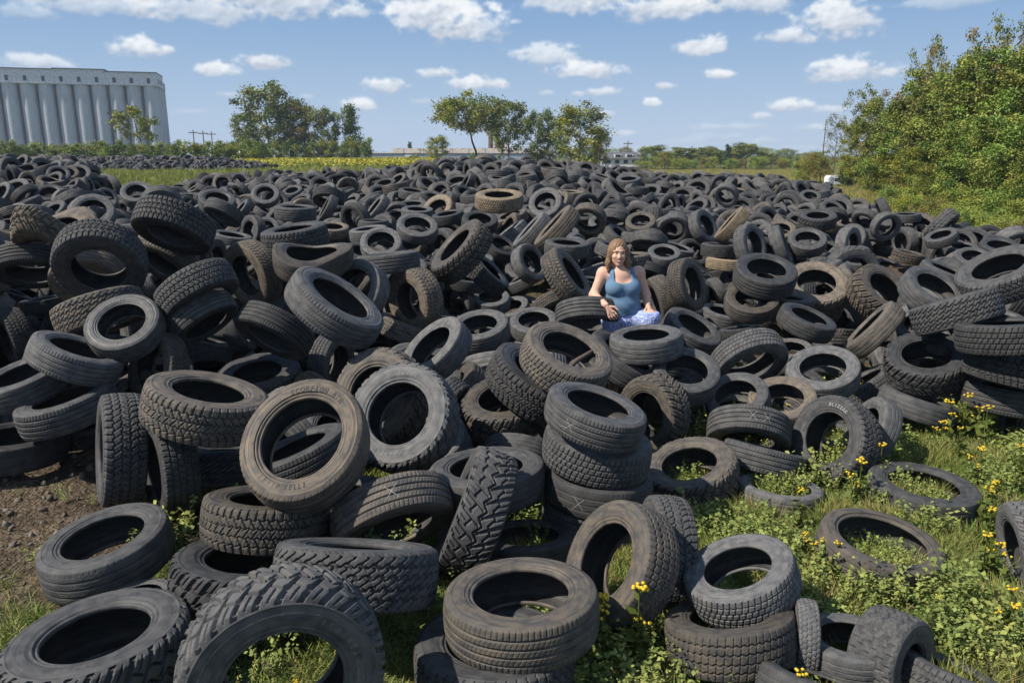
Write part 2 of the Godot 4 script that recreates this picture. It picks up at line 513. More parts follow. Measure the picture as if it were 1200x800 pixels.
func tyre_parts(kind: String, around: int, across: int) -> Array:
	var k: Array = KIND[kind]
	var w: float = k[0] * 0.5
	var rr: float = k[1]
	var h := 0.88 * w
	# tread with its shoulders
	var mb := MB.new()
	for i in around + 1:
		var u := float(i) / around
		var ca := cos(u * TAU)
		var sa := sin(u * TAU)
		for j in across + 1:
			var s := -1.2 + 2.4 * j / across
			var a := absf(s)
			var g: float = tread(kind, u, s, h) * k[2]
			var r := 0.5 - 0.016 * a * a * a
			var y := s * h
			if a > 1.0:
				var f := (a - 1.0) / 0.2
				r = 0.484 - 0.034 * f - g * 0.55
				y = signf(s) * (h + (0.975 * w - h) * pow(f, 0.75) - g * 0.7 * f)
			else:
				r -= g
			mb.add(warp(kind, Vector3(ca * r, y, sa * r)))
			mb.uv.append(Vector2(u * 2.0, 0.5 + y * 0.9))
	stitch(mb, around, across + 1)
	mb.grid(around + 1, across + 1, false, true)
	# sidewall (upper one; the lower one is the same turned over)
	var m0 := (0.45 + rr) * 0.5
	var prof := [[0.4515, 0.972], [0.447, 0.990], [0.441, 0.992], [0.4375, 0.972], [0.432, 0.978], [m0 + 0.030, 0.992], [m0 + 0.027, 1.004], [m0 + 0.024, 0.990], [m0 + 0.020, 0.998], [m0 - 0.014, 0.994], [m0 - 0.018, 0.980], [rr + 0.052, 0.955], [rr + 0.043, 0.925], [rr + 0.040, 0.950], [rr + 0.030, 0.950], [rr + 0.027, 0.900], [rr + 0.017, 0.865], [rr + 0.014, 0.895], [rr + 0.006, 0.890], [rr, 0.84], [rr - 0.001, 0.76], [rr + 0.006, 0.70], [rr + 0.016, 0.71]]
	var sm := MB.new()
	var na := maxi(60, around / 3)
	for sg in [1.0, -1.0]:
		for i in na + 1:
			var u := float(i) / na
			var ca := cos(TAU * u)
			var sa := sin(TAU * u)
			var ribbed := 0.012 if (fposmod(u + 0.04, 0.5) < 0.13 and posmod(i, 4) < 2 and na > 100) else 0.0
			for k2 in prof.size():
				var q: Array = prof[k2]
				sm.add(warp(kind, Vector3(ca * q[0], sg * (q[1] + (ribbed if k2 == 8 or k2 == 9 else 0.0)) * w, sa * q[0])))
				sm.uv.append(Vector2(u * 2.0, 0.1 + (0.5 - q[0]) * 1.3 + (0.5 if sg < 0 else 0.0)))
		if sg > 0: sm.grid(na + 1, prof.size(), false, false)
	var lower := MB.new()
	var half := (na + 1) * prof.size()
	lower.v = sm.v.slice(half)
	lower.uv = sm.uv.slice(half)
	lower.grid(na + 1, prof.size(), false, true)
	sm.v = sm.v.slice(0, half)
	sm.uv = sm.uv.slice(0, half)
	stitch(sm, na, prof.size())
	stitch(lower, na, prof.size())
	# inner liner
	var inner := [[rr + 0.014, 0.71], [rr + 0.03, 0.80], [(0.45 + rr) * 0.5, 0.92], [0.44, 0.88], [0.462, 0.70], [0.470, 0.35], [0.472, 0.0]]
	for q in range(5, -1, -1): inner.append([inner[q][0], -inner[q][1]])
	var lm := MB.new()
	for i in na + 1:
		var ca := cos(TAU * i / na)
		var sa := sin(TAU * i / na)
		for q in inner:
			lm.add(warp(kind, Vector3(ca * q[0], q[1] * w, sa * q[0])))
			lm.uv.append(Vector2(2.0 * i / na, 0.5 + 0.4 * q[1]))
	stitch(lm, na, inner.size())
	lm.grid(na + 1, inner.size(), false, true)
	return [mb, sm, lower, lm]

func make_tyre_meshes() -> void:
	for kind in KIND:
		var entry := []
		for lod in 2:
			var fine: bool = lod == 0
			var few: bool = kind in ["bent", "small", "crushed", "turf", "hex", "worn", "thin"]
			var p := tyre_parts(kind, (432 if few else 660) if fine else 150, (50 if few else 74) if fine else 24)
			entry.append([p[0].mesh(), p[1].mesh(), p[2].mesh(), p[3].mesh()])
			if lod == 1:
				var all := MB.new()
				for q in p:
					var b := all.v.size()
					all.v.append_array(q.v)
					all.uv.append_array(q.uv)
					for i in q.seam: all.seam.append(i + b)
					for i in q.t: all.t.append(i + b)
				entry.append(all.mesh())
		tyres[kind] = entry

func tyre_basis(n: Vector3, turn: float) -> Basis:
	var x := n.cross(Vector3(0.31, 0.2, 0.93)).normalized()
	return Basis(x, n, x.cross(n)).orthonormalized() * Basis(Vector3.UP, turn)

func make_tyre(kind: String, tint: String, xf: Transform3D, label: String, fine: bool) -> Node3D:
	var o := thing("tyre", Vector3.ZERO, label, "tyre", "tyres of the heap")
	o.transform = xf
	var m: Array = tyres[kind][0 if fine else 1]
	var shade := posmod(int(xf.origin.x * 37.0 + xf.origin.z * 23.0), 3)
	part("tread", m[0], M["tread_%s%d" % [tint, shade]], o)
	part("sidewall", m[1], M["side_%s%d" % [tint, shade]], o)
	part("sidewall", m[2], M["side_%s%d" % [tint, shade]], o)
	part("inner_liner", m[3], M["liner"], o)
	return o

# raised lettering round the upper sidewall
func lettering(o: Node3D, text: String, kind: String, mid: float, size: float, upside: bool, m: Material, side: float) -> void:
	var k: Array = KIND[kind]
	var r: float = (0.45 + k[1]) * 0.5 + 0.004
	var font := SystemFont.new()
	font.font_names = PackedStringArray(["Droid Sans"])
	font.font_weight = 700
	var mb := MB.new()
	var step := size * 0.86 / r
	for i in text.length():
		var ch := text[i]
		if ch == " ": continue
		var tm := TextMesh.new()
		tm.text = ch
		tm.font = font
		tm.font_size = 64
		tm.pixel_size = size / 64.0 * 1.25
		tm.depth = 0.006
		var arr := tm.surface_get_arrays(0)
		var w := mid + (i - (text.length() - 1) * 0.5) * step * (-1.0 if upside else 1.0) * side
		var out := Vector3(cos(w), 0, sin(w))
		var up := out * (-1.0 if upside else 1.0)
		var nrm := Vector3(0, side, 0)
		var rt := up.cross(nrm)
		var xf := Transform3D(Basis(rt, up, nrm), out * r + nrm * (k[0] * 0.5 * 0.997))
		var b := mb.v.size()
		for q in arr[Mesh.ARRAY_VERTEX]: mb.v.append(xf * q)
		for q in arr[Mesh.ARRAY_INDEX]: mb.t.append(q + b)
	var side_part: Node3D = o.get_child(1 if side > 0 else 2)
	part("lettering", mb.mesh(), m, side_part)

# a stroke of chalk on the tread: from one (angle, across) to another, strokes as pairs
func chalk(o: Node3D, kind: String, toward: Vector3, strokes: Array) -> void:
	var k: Array = KIND[kind]
	var loc := o.global_transform.affine_inverse().basis * toward
	var w0 := atan2(loc.z, loc.x)
	var mb := MB.new()
	for st in strokes:
		var a: Vector2 = st[0]
		var b: Vector2 = st[1]
		var nrm := Vector2(-(b - a).y, (b - a).x).normalized() * 0.0017
		var first := mb.v.size()
		for i in 13:
			var f := i / 12.0
			for sd in [-1.0, 1.0]:
				var q: Vector2 = a.lerp(b, f) + nrm * sd * (0.6 + 0.5 * absf(sin(f * 23.0 + a.x * 9.0)))
				var s: float = q.y / (0.44 * k[0])
				var r := 0.5015 - 0.016 * absf(s * s * s)
				mb.add(Vector3(cos(w0 + q.x * 2.0) * r, q.y, sin(w0 + q.x * 2.0) * r))
		for i in 12:
			var p := first + i * 2
			mb.tri(p, p + 1, p + 2); mb.tri(p + 1, p + 3, p + 2)
	part("chalk_mark", mb.mesh(), M["chalk"], o)

# ---- the heap: hand-placed tyres first, then others dropped from above until the heap has its height
const CELL := 0.06
const X0 := -23.0
const Z0 := -33.0
const NX := 680
const NZ := 490
const BUF := 6.0
var top := PackedFloat32Array()
var lid := PackedFloat32Array()
var depth := PackedFloat32Array()
var ring := []

func cell(x: float, z: float) -> int:
	return clampi(int((z - Z0) / CELL), 0, NZ - 1) * NX + clampi(int((x - X0) / CELL), 0, NX - 1)

func offsets(kind: String, d: float, b: Basis) -> PackedVector3Array:
	var out := PackedVector3Array()
	var hw: float = maxf(0.0, KIND[kind][0] * 0.5 - 0.10) * d
	for i in 14:
		var w := TAU * i / 14
		for sg in [-1.0, 1.0]: out.append(b * Vector3(cos(w) * 0.39 * d, sg * hw, sin(w) * 0.39 * d))
	return out

func block(p: Vector3, r: float) -> void:          # a thing that dropped tyres must stay under and must not hide
	var n := int(r / CELL)
	for i in range(-n, n + 1):
		for j in range(-n, n + 1):
			var c := cell(p.x + i * CELL, p.z + j * CELL)
			lid[c] = minf(lid[c], p.y - r * 0.9)
	var q := to_pixel(p)
	var m := int(r * FOCAL / q.z / BUF + 0.3)
	for i in range(-m, m + 1):
		for j in range(-m, m + 1):
			var x := int(q.x / BUF) + i
			var y := int(q.y / BUF) + j
			if x >= 0 and x < 200 and y >= 0 and y < 134: depth[y * 200 + x] = maxf(depth[y * 200 + x], q.z)

func try_drop(off: PackedVector3Array, r: float, x: float, z: float) -> float:
	var y := -9.0
	for o in off:
		y = maxf(y, top[cell(x + o.x, z + o.z)] + r - o.y)
	return y

func allowed(off: PackedVector3Array, r: float, p: Vector3) -> bool:
	var hidden := 0
	for o in off:
		var q := p + o
		if q.y + r > lid[cell(q.x, q.z)] + 0.05: return false
		var s := to_pixel(q)
		var x := int(s.x / BUF)
		var y := int(s.y / BUF)
		if x >= 0 and x < 200 and y >= 0 and y < 134 and depth[y * 200 + x] > s.z + 0.08:
			hidden += 1
			if hidden > 4: return false
	return true

func settle(off: PackedVector3Array, r: float, p: Vector3) -> void:
	for o in off:
		var q := p + o
		for i in range(-2, 3):
			for j in range(-2, 3):
				var dd := (i * i + j * j) * CELL * CELL
				if dd < r * r:
					var c := cell(q.x + i * CELL, q.z + j * CELL)
					top[c] = maxf(top[c], q.y + sqrt(r * r - dd))

func pick(table: Array) -> String:
	var f := rng.randf()
	for e in table:
		f -= e[1]
		if f <= 0.0: return e[0]
	return table[0][0]

func front_edge(x: float) -> float:      # how near the heap comes
	if x < -2.6: return 5.9
	if x < -1.9: return 4.9
	if x < 0.4: return 4.45
	if x < 1.0: return 4.8
	return 5.7 if x < 2.6 else 6.7

func random_axis() -> Vector3:
	var f := rng.randf()
	var tilt := rng.randf_range(0.05, 0.55) if f < 0.27 else (rng.randf_range(0.55, 1.15) if f < 0.68 else rng.randf_range(1.15, 1.57))
	var w := rng.randf() * TAU
	if rng.randf() < 0.5: w = PI * 0.5 + rng.randf_range(-1.2, 1.2)      # slid down the slope, open side forward
	return Vector3(sin(tilt) * cos(w), cos(tilt), sin(tilt) * sin(w))

func heap() -> void:
	rng.seed = 5
	top.resize(NX * NZ); lid.resize(NX * NZ); depth.resize(200 * 134)
	lid.fill(99.0)
	for j in NZ:
		for i in NX: top[j * NX + i] = ground_height(X0 + (i + 0.5) * CELL, Z0 + (j + 0.5) * CELL) if (i % 2 == 0 or i == 0) else top[j * NX + i - 1]
	for e in HAND:
		var kd: String = e[0]
		var p := Vector3(e[2], e[3], e[4])
		var b := tyre_basis(Vector3(e[5], e[6], e[7]), fposmod(e[2] * 7.3 + e[4] * 3.1, TAU))
		var off := offsets(kd, e[8], b)
		for o in off: block(p + o, 0.105 * e[8])
		var oval := 1.0 - 0.075 * fposmod(e[4] * 3.7, 1.0)
		var xf := Transform3D(b * Basis.from_scale(Vector3(e[8] * (2.0 - oval), e[8], e[8] * oval)), p)
		var lab: String = e[9] if e[9] else describe(kd, e[1], Vector3(e[5], e[6], e[7]), p, e[8])
		var o := make_tyre(kd, e[1], xf, lab, true)
		if e.size() > 10: hand_made[e[10]] = o
	for k in 30: block(Vector3(1.05 + 0.28 * sin(k * 2.4), 0.62 + k * 0.037, -7.22), 0.14)
	# drop the rest
	var found := []
	var kinds := [["rib", 0.29], ["win", 0.20], ["worn", 0.14], ["low", 0.10], ["at", 0.09], ["zig", 0.08], ["mud", 0.05], ["crushed", 0.04], ["sbl", 0.01]]
	var tints := [["d", 0.50], ["g", 0.37], ["b", 0.10], ["t", 0.025], ["y", 0.005]]
	for attempt in 15500:
		var front := attempt < 4000
		var d := sqrt(rng.randf_range(4.4 * 4.4, 10.5 * 10.5)) if front else sqrt(rng.randf_range(9.0 * 9.0, 30.5 * 30.5))
		var b := rng.randf_range(-0.74, 0.74)
		var x := b * d
		var z := -d
		if d < front_edge(x) + 0.1: continue
		var goal := pile_height(x, z)
		if front:
			goal = maxf(goal + 0.14, 0.35)
			var l := lid[cell(x, z)]
			if l < 90.0: goal = maxf(goal, l - 0.1)
		if goal < 0.2: continue
		var kd := pick(kinds)
		var size := rng.randf_range(0.56, 0.71) if kd != "mud" and kd != "at" else rng.randf_range(0.64, 0.78)
		var r := 0.10 * size
		var best := 99.0
		var bp := Vector3()
		var bb := Basis()
		var bo := PackedVector3Array()
		var b0 := tyre_basis(random_axis(), rng.randf() * TAU)
		for c in 7:
			var bs: Basis
			var xx := x
			var zz := z
			if c < 4:
				bs = Basis(Vector3(rng.randf_range(-1, 1), 0, rng.randf_range(-1, 1)).normalized(), rng.randf_range(0.0, 0.25)) * b0
				xx += rng.randf_range(-0.3, 0.3); zz += rng.randf_range(-0.3, 0.3)
			else:
				bs = Basis(Vector3(rng.randf_range(-1, 1), 0, rng.randf_range(-1, 1)).normalized(), rng.randf_range(0.1, 0.4)) * bb
				xx = bp.x + rng.randf_range(-0.06, 0.06); zz = bp.z + rng.randf_range(-0.06, 0.06)
			var off := offsets(kd, size, bs)
			var y := try_drop(off, r, xx, zz)
			if y < best:
				best = y; bp = Vector3(xx, y, zz); bb = bs; bo = off
		var reach := 0.0
		for o in bo: reach = maxf(reach, o.y)
		if best + minf(reach, 0.13) + r > goal + 0.16: continue
		bp.y -= 0.015
		if not allowed(bo, r, bp): continue
		settle(bo, r, bp)
		var ov := rng.randf_range(0.0, 0.09) if rng.randf() < 0.7 else rng.randf_range(0.09, 0.28)
		found.append([kd, pick(tints), Transform3D(bb * Basis.from_scale(Vector3(size * (1.0 + ov * 0.6), size, size * (1.0 - ov))), bp), bb.y.y, size])
	print("dropped ", found.size())
	# which of them show largest
	var owner_at := PackedInt32Array()
	var near := PackedFloat32Array()
	owner_at.resize(300 * 200); owner_at.fill(-1)
	near.resize(300 * 200); near.fill(1e9)
	var shown := PackedInt32Array()
	shown.resize(found.size())
	for k in found.size() + HAND.size():
		var xf: Transform3D
		if k < found.size(): xf = found[k][2]
		else:
			var e: Array = HAND[k - found.size()]
			xf = Transform3D(tyre_basis(Vector3(e[5], e[6], e[7]), 0.0) * Basis.from_scale(Vector3.ONE * e[8]), Vector3(e[2], e[3], e[4]))
		for i in 26:
			var w := TAU * i / 26
			for q in [[0.46, 0.1], [0.46, -0.1], [0.36, 0.13], [0.36, -0.13]]:
				var s := to_pixel(xf * Vector3(cos(w) * q[0], q[1], sin(w) * q[0]))
				var x := int(s.x / 4.0)
				var y := int(s.y / 4.0)
				var m := 1 if s.z < 9.0 else 0
				for yy in range(maxi(0, y - m), mini(200, y + m + 1)):
					for xx in range(maxi(0, x - m), mini(300, x + m + 1)):
						if s.z < near[yy * 300 + xx]:
							near[yy * 300 + xx] = s.z
							owner_at[yy * 300 + xx] = k
	for k in owner_at:
		if k >= 0 and k < found.size(): shown[k] += 1
	var order := range(found.size())
	order.sort_custom(func(a, b): return shown[a] > shown[b])
	var single := 296 - HAND.size()
	var rest := {}
	for k in order.size():
		var f: Array = found[order[k]]
		if k < single:
			var p: Vector3 = f[2].origin
			make_tyre(f[0], f[1], f[2], describe(f[0], f[1], f[2].basis.y.normalized(), p, f[4]), false)
		else:
			if not rest.has(f[0]): rest[f[0]] = []
			rest[f[0]].append([f[2], f[1]])
	# the heap far behind on the left
	for k in 2600:
		var x := rng.randf_range(-55.0, -19.0)
		var z := rng.randf_range(-71.0, -58.5)
		var hh := far_heap(x, z)
		if hh < 0.3 * rng.randf() + 0.12: continue
		var kd := pick(kinds)
		if not rest.has(kd): rest[kd] = []
		var size := rng.randf_range(0.6, 0.85)
		rest[kd].append([Transform3D(tyre_basis(random_axis(), rng.randf() * TAU) * Basis.from_scale(Vector3.ONE * size), Vector3(x, rise(x, -z) + hh + rng.randf_range(-0.1, 0.15), z)), pick([["d", 0.75], ["g", 0.25]])])
	var mass := thing("tyre_mass", Vector3.ZERO, "mass of scrap tyres filling the back of the heap", "tyres")
	mass.set_meta("kind", "stuff")
	var shade := {"d": Color(0.95, 0.955, 0.97), "g": Color(1.5, 1.5, 1.5), "b": Color(1.5, 1.38, 1.22), "t": Color(1.75, 1.55, 1.3), "y": Color(2.8, 2.35, 1.7)}
	for kd in rest:
		var mm := MultiMesh.new()
		mm.transform_format = MultiMesh.TRANSFORM_3D
		mm.use_colors = true
		mm.mesh = tyres[kd][2]
		mm.instance_count = rest[kd].size()
		for i in rest[kd].size():
			mm.set_instance_transform(i, rest[kd][i][0])
			mm.set_instance_color(i, shade[rest[kd][i][1]] * rng.randf_range(0.85, 1.15))
		var mi := MultiMeshInstance3D.new()
		mi.multimesh = mm
		mi.material_override = M["mass"]
		mi.name = "tyre_layer"
		mi.set_meta("kind", "stuff")
		mass.add_child(mi, true)

var hand_made := {}
func describe(kd: String, tint: String, n: Vector3, p: Vector3, size: float) -> String:
	var up := absf(n.y)
	var pose := "lying flat" if up > 0.86 else ("tilted" if up > 0.55 else "on edge")
	var face := n if n.z > 0.0 else -n
	if up <= 0.86:
		if n.y > 0.3: face = n
		elif n.y < -0.3: face = -n
		if face.x > 0.45: pose += " turned toward the thicket"
		elif face.x < -0.45: pose += " turned toward the elevator"
	var where := "midway up the heap"
	var d := -p.z
	if p.y < 0.45 and d < 6.8: where = "low in the heap"
	elif absf(p.x - 1.05) < 1.2 and absf(d - 7.3) < 1.3: where = "close around the woman"
	elif d > 12.5: where = "far back in the heap"
	elif p.x > 3.0: where = "on the thicket side"
	elif p.x < -2.2: where = "on the elevator side"
	var big := "small " if size < 0.575 else ("large " if size > 0.725 else "")
	return "%s%s %s tyre %s %s" % [big, TINT_WORDS[tint], TREAD_WORDS[kd], pose, where]
const HAND := [   # kind, tint, centre, axis, outer diameter, label
	["worn", "d", -2.37, 0.2, -4.085, -0.113, 0.992, 0.057, 0.76, "black nearly smooth tyre lying alone on grass beside the bare earth patch"],
	["mud", "d", -1.905, 0.189, -3.113, -0.076, 0.995, -0.057, 0.833, "big black tyre with shoulder lugs lying on grass, bare earth in its hole"],
	["small", "g", -1.994, 0.128, -3.692, -0.046, 0.999, -0.019, 0.34, "small thin grey tyre half under the big lugged tyre on the grass"],
	["mud", "d", -1.417, 0.224, -3.729, 0.095, 0.983, -0.155, 0.807, "black deep-lugged tyre lying on grass under a brown-dusted blocky tyre"],
	["at", "b", -1.435, 0.396, -4.108, 0.066, 0.967, -0.245, 0.756, "brown-dusted blocky tyre lying on top of a black deep-lugged tyre"],
	["sbl", "d", -0.763, 0.461, -3.392, 0.054, 0.914, -0.401, 0.778, "black tyre on its flat side showing rows of wavy S-shaped tread blocks"],
	["mud", "g", -0.916, 0.465, -2.672, 0.324, 0.003, 0.946, 0.8, "large deep-lugged tyre standing on edge, grass seen through its hole"],
	["rib", "b", 0.044, 0.393, -3.175, -0.036, 0.998, -0.042, 0.713, "brown-dusted ribbed tyre lying on another tyre beside small yellow flowers", "Hh"],
	["at", "d", -0.083, 0.17, -3.103, -0.036, 0.998, -0.06, 0.728, "black blocky tyre on the grass under the brown-dusted ribbed tyre"],
	["zig", "b", 0.564, 0.363, -3.637, -0.821, 0.471, 0.324, 0.68, "brown-dusted zigzag-grooved tyre on edge with another tyre seen inside it"],
	["at", "d", 0.855, 0.286, -3.899, -0.992, 0.116, 0.057, 0.62, "black blocky tyre on edge leaning behind the zigzag-grooved tyre"],
	["win", "g", 1.166, 0.359, -3.505, -0.364, 0.931, 0.031, 0.573, "grey tyre leaning on a ribbed tyre with green grass seen through it"],
	["zig", "b", 1.063, 0.192, -3.288, -0.102, 0.955, -0.28, 0.66, "brown-stained tyre lying in grass under a leaning grey tyre"],
	["hex", "g", 1.401, 0.202, -3.244, -0.977, 0.027, -0.214, 0.343, "small narrow tyre on edge with honeycomb tread beside the turf tyre"],
	["turf", "g", 1.766, 0.183, -3.131, 0.563, 0.111, 0.819, 0.414, "small very wide turf tyre on edge with rectangular tread blocks"],
	["worn", "g", 1.612, 0.165, -3.218, -0.043, 0.996, -0.073, 0.456, "grey smooth tyre lying between the honeycomb tyre and the turf tyre"],
	["worn", "d", 1.329, 0.158, -2.902, 0.265, 0.885, -0.382, 0.524, "dark smooth tyre lying below the honeycomb-tread tyre"],
	["at", "g", 1.986, 0.116, -3.04, 0.309, 0.923, -0.228, 0.451, "small grey blocky tyre lying in grass just beyond the turf tyre"],
	["thin", "b", 2.181, 0.167, -4.144, 0.136, 0.982, 0.134, 0.7, "thin brown-dusted tyre lying alone in the grass, weeds in its hole"],
	["worn", "d", 2.872, 0.136, -4.98, 0.029, 0.997, 0.076, 0.7, "dark smooth tyre lying alone in the grass among yellow flowers"],
	["mud", "g", 3.015, 0.224, -4.091, -0.962, -0.179, -0.205, 0.5, "grey lugged tyre standing on edge in the flowering weeds"],
	["thin", "g", 1.926, 0.075, -5.112, 0.051, 0.995, -0.081, 0.602, "thin grey tyre lying in the grass, half hidden by a ribbed tyre"],
	["at", "d", 2.477, 0.327, -5.532, -0.844, 0.412, 0.342, 0.694, "black blocky tyre with white sidewall lettering, weeds growing in its hole", "Wf"],
	["worn", "g", 2.849, 0.324, -5.736, -0.898, 0.439, -0.021, 0.54, "thin grey tyre leaning behind the tyre with white lettering"],
	["rib", "g", 2.787, 0.547, -6.619, -0.238, 0.889, 0.392, 0.628, ""],
	["rib", "t", 2.326, 0.368, -6.296, -0.15, 0.937, 0.316, 0.602, ""],
	["mud", "d", 3.761, 0.618, -6.719, -0.249, 0.91, 0.332, 0.719, ""],
	["win", "g", 3.419, 0.28, -7.07, -0.554, 0.791, -0.259, 0.623, ""],
	["worn", "g", 3.542, 0.318, -6.392, 0.274, 0.961, -0.028, 0.641, ""],
	["rib", "d", 4.274, 0.43, -6.305, 0.06, 0.997, -0.04, 0.699, ""],
	["worn", "g", 4.373, 0.199, -6.263, -0.987, 0.11, -0.12, 0.455, ""],
	["at", "d", 4.18, 0.733, -6.164, 0.159, 0.986, -0.041, 0.74, ""],
	["win", "d", 4.047, 1.021, -6.102, -0.092, 0.985, -0.143, 0.78, ""],
	["sbl", "d", 3.906, 1.113, -6.625, -0.271, 0.911, -0.31, 0.72, ""],
	["at", "d", 4.745, 1.318, -7.377, -0.524, 0.841, 0.134, 0.76, ""],
	["worn", "g", 4.14, 1.132, -7.477, 0.234, 0.833, 0.502, 0.64, ""],
	["mud", "t", 3.481, 0.974, -8.673, -0.272, 0.777, 0.568, 0.702, "tan-dusty knobbly tyre facing up with tyres seen through its hole"],
	["mud", "t", 4.07, 0.959, -8.399, 0.376, 0.707, 0.6, 0.739, "tan-dusty knobbly tyre tilted beside another knobbly tyre"],
	["worn", "b", 3.579, 0.772, -7.392, -0.712, 0.626, -0.317, 0.64, "brown-dusted bald rounded tyre propped up on edge"],
	["low", "t", -1.168, 0.846, -4.103, -0.037, 0.726, 0.687, 0.737, "tan-dusty low-profile tyre with raised lettering round its sidewall", "BA"],
	["mud", "g", -0.756, 0.654, -5.121, -0.253, 0.577, 0.777, 0.78, "large grey lugged tyre facing forward with pale worn sidewall", "BB"],
	["mud", "b", -0.996, 0.642, -5.629, -0.356, 0.428, 0.831, 0.76, "brown-dusted knobbly tyre just behind the large pale-walled lugged tyre"],
	["at", "b", -2.037, 0.823, -4.86, 0.262, 0.964, -0.046, 0.8, "brown-dusted blocky tyre lying tilted above two tyres on edge"],
	["at", "d", -2.706, 0.474, -4.983, -0.843, 0.129, 0.522, 0.78, "black blocky tyre on edge showing its tread next to bare earth"],
	["win", "d", -2.327, 0.407, -4.865, -0.787, 0.01, 0.617, 0.74, "black fine-blocked tyre on edge beside another tyre on edge"],
	["sbl", "d", -2.072, 0.246, -5.257, -0.032, 0.961, -0.276, 0.7, "dark wavy-block tyre wedged under a tilted blocky tyre"],
	["rib", "b", -0.705, 0.399, -4.133, 0.313, -0.662, 0.681, 0.72, "brown-dusted ribbed tyre with a white chalk cross on its ribs", "BH"],
	["mud", "g", -0.218, 0.373, -4.237, -0.926, 0.377, -0.008, 0.778, "grey tyre on edge with very large lugs, leaning between ribbed tyres"],
	["worn", "d", -0.16, 0.405, -4.631, -0.033, 0.999, -0.008, 0.731, "black smooth tyre lying behind the tyre with very large lugs"],
	["rib", "g", 0.526, 0.842, -4.633, 0.215, 0.972, 0.092, 0.64, "grey ribbed tyre with chalk marks, topmost of the stack of four", "BK"],
	["win", "d", 0.557, 0.564, -4.752, 0.122, 0.991, 0.054, 0.72, "black fine-blocked tyre, second from the top of the stack of four"],
	["worn", "d", 0.566, 0.324, -4.73, 0.06, 0.998, -0.01, 0.719, "black worn tyre with chalk cross, third from the top of the stack", "BM"],
	["rib", "d", 0.574, 0.1, -4.75, 0.046, 0.999, -0.027, 0.747, "black ribbed tyre at the bottom of the stack of four"],
	["win", "b", 0.401, 0.97, -5.542, 0.304, 0.905, 0.299, 0.72, "brown-dusted tyre lying tilted with a stick inside, above the stack", "BO"],
	["at", "d", 0.174, 0.706, -5.79, 0.446, 0.876, 0.184, 0.778, "black blocky tyre tilted under the tyre with a stick inside"],
	["mud", "b", -0.046, 0.488, -5.831, -0.124, 0.959, 0.253, 0.722, "", "BQ"],
	["rib", "g", 1.483, 0.613, -6.322, 0.044, 0.907, 0.419, 0.607, "light grey ribbed tyre with chalk strokes lying tilted over the grass edge", "BR"],
	["mud", "b", 1.179, 0.371, -6.069, -0.795, 0.01, 0.606, 0.653, ""],
	["worn", "g", 1.917, 0.417, -6.235, -0.307, 0.909, 0.281, 0.595, ""],
	["rib", "g", 1.892, 0.307, -5.798, -0.193, -0.766, 0.614, 0.682, "grey ribbed tyre arched over with white chalk crosses on its tread", "BU"],
	["mud", "b", 1.308, 0.193, -5.219, -0.254, 0.935, 0.248, 0.66, "brown-dusted lugged tyre lying in the grass with weeds filling its hole", "BV"],
	["rib", "d", 1.945, 0.166, -5.552, 0.238, 0.936, -0.259, 0.633, ""],
	["at", "d", -3.723, 1.51, -6.916, 0.235, -0.529, 0.815, 0.803, ""],
	["rib", "t", -4.106, 1.284, -7.402, 0.1, -0.542, 0.834, 0.697, ""],
	["sbl", "b", -3.656, 1.09, -6.689, 0.348, -0.916, 0.2, 0.758, ""],
	["rib", "g", -3.17, 1.076, -6.145, 0.001, 0.793, 0.609, 0.616, ""],
	["at", "d", -2.709, 1.32, -6.517, 0.517, -0.814, 0.264, 0.705, ""],
	["rib", "d", -2.705, 1.076, -6.54, 0.572, -0.775, 0.269, 0.637, ""],
	["win", "b", -2.963, 0.716, -6.198, -0.52, 0.279, 0.807, 0.622, ""],
	["rib", "g", -3.451, 0.89, -5.869, 0.416, 0.899, -0.135, 0.681, ""],
	["at", "d", -4.822, 0.735, -7.257, -0.677, -0.128, 0.725, 0.58, ""],
	["win", "d", -4.848, 0.945, -7.827, -0.106, 0.994, -0.006, 0.46, ""],
	["bent", "t", -4.406, 1.751, -7.468, 0.128, 0.989, -0.071, 0.841, "tan-dusty bent knobbly tyre collapsed over its neighbours"],
	["rib", "d", -4.688, 1.404, -7.443, 0.22, -0.823, 0.524, 0.666, ""],
	["at", "d", -3.37, 1.763, -7.715, -0.182, -0.824, 0.536, 0.8, ""],
	["win", "b", -3.738, 1.364, -8.285, -0.339, -0.65, 0.68, 0.72, ""],
	["zig", "d", -3.812, 1.18, -9.693, 0.982, -0.089, 0.167, 0.54, ""],
	["win", "t", -2.66, 1.268, -7.816, -0.574, -0.15, 0.805, 0.7, ""],
	["rib", "g", -4.475, 0.865, -9.297, -0.767, -0.317, 0.558, 0.46, ""],
	["rib", "g", -6.956, 1.514, -12.892, 0.307, 0.572, 0.761, 0.68, ""],
	["rib", "g", -6.393, 1.603, -14.2, 0.277, -0.472, 0.837, 0.7, ""],
	["rib", "g", -1.399, 1.286, -5.946, 0.57, 0.812, 0.125, 0.76, "large grey ribbed tyre lying tilted with a shiny sidewall"],
	["low", "g", -1.581, 1.108, -7.717, -0.361, 0.43, 0.827, 0.66, ""],
	["at", "t", -1.031, 0.957, -8.05, -0.703, -0.034, 0.71, 0.699, "tan-dusty blocky tyre on edge above a brown zigzag tyre"],
	["zig", "b", -1.144, 0.63, -8.024, 0.348, 0.931, -0.115, 0.622, ""],
	["rib", "d", -1.328, 1.33, -8.215, -0.097, 0.994, -0.059, 0.66, ""],
	["crushed", "b", -1.984, 1.449, -7.51, 0.092, 0.971, 0.222, 0.72, "collapsed smooth tyre squashed to a triangle"],
	["win", "g", -2.507, 0.996, -8.092, -0.207, 0.758, 0.618, 0.62, ""],
	["rib", "d", -2.055, 0.97, -6.486, -0.369, -0.709, 0.601, 0.68, ""],
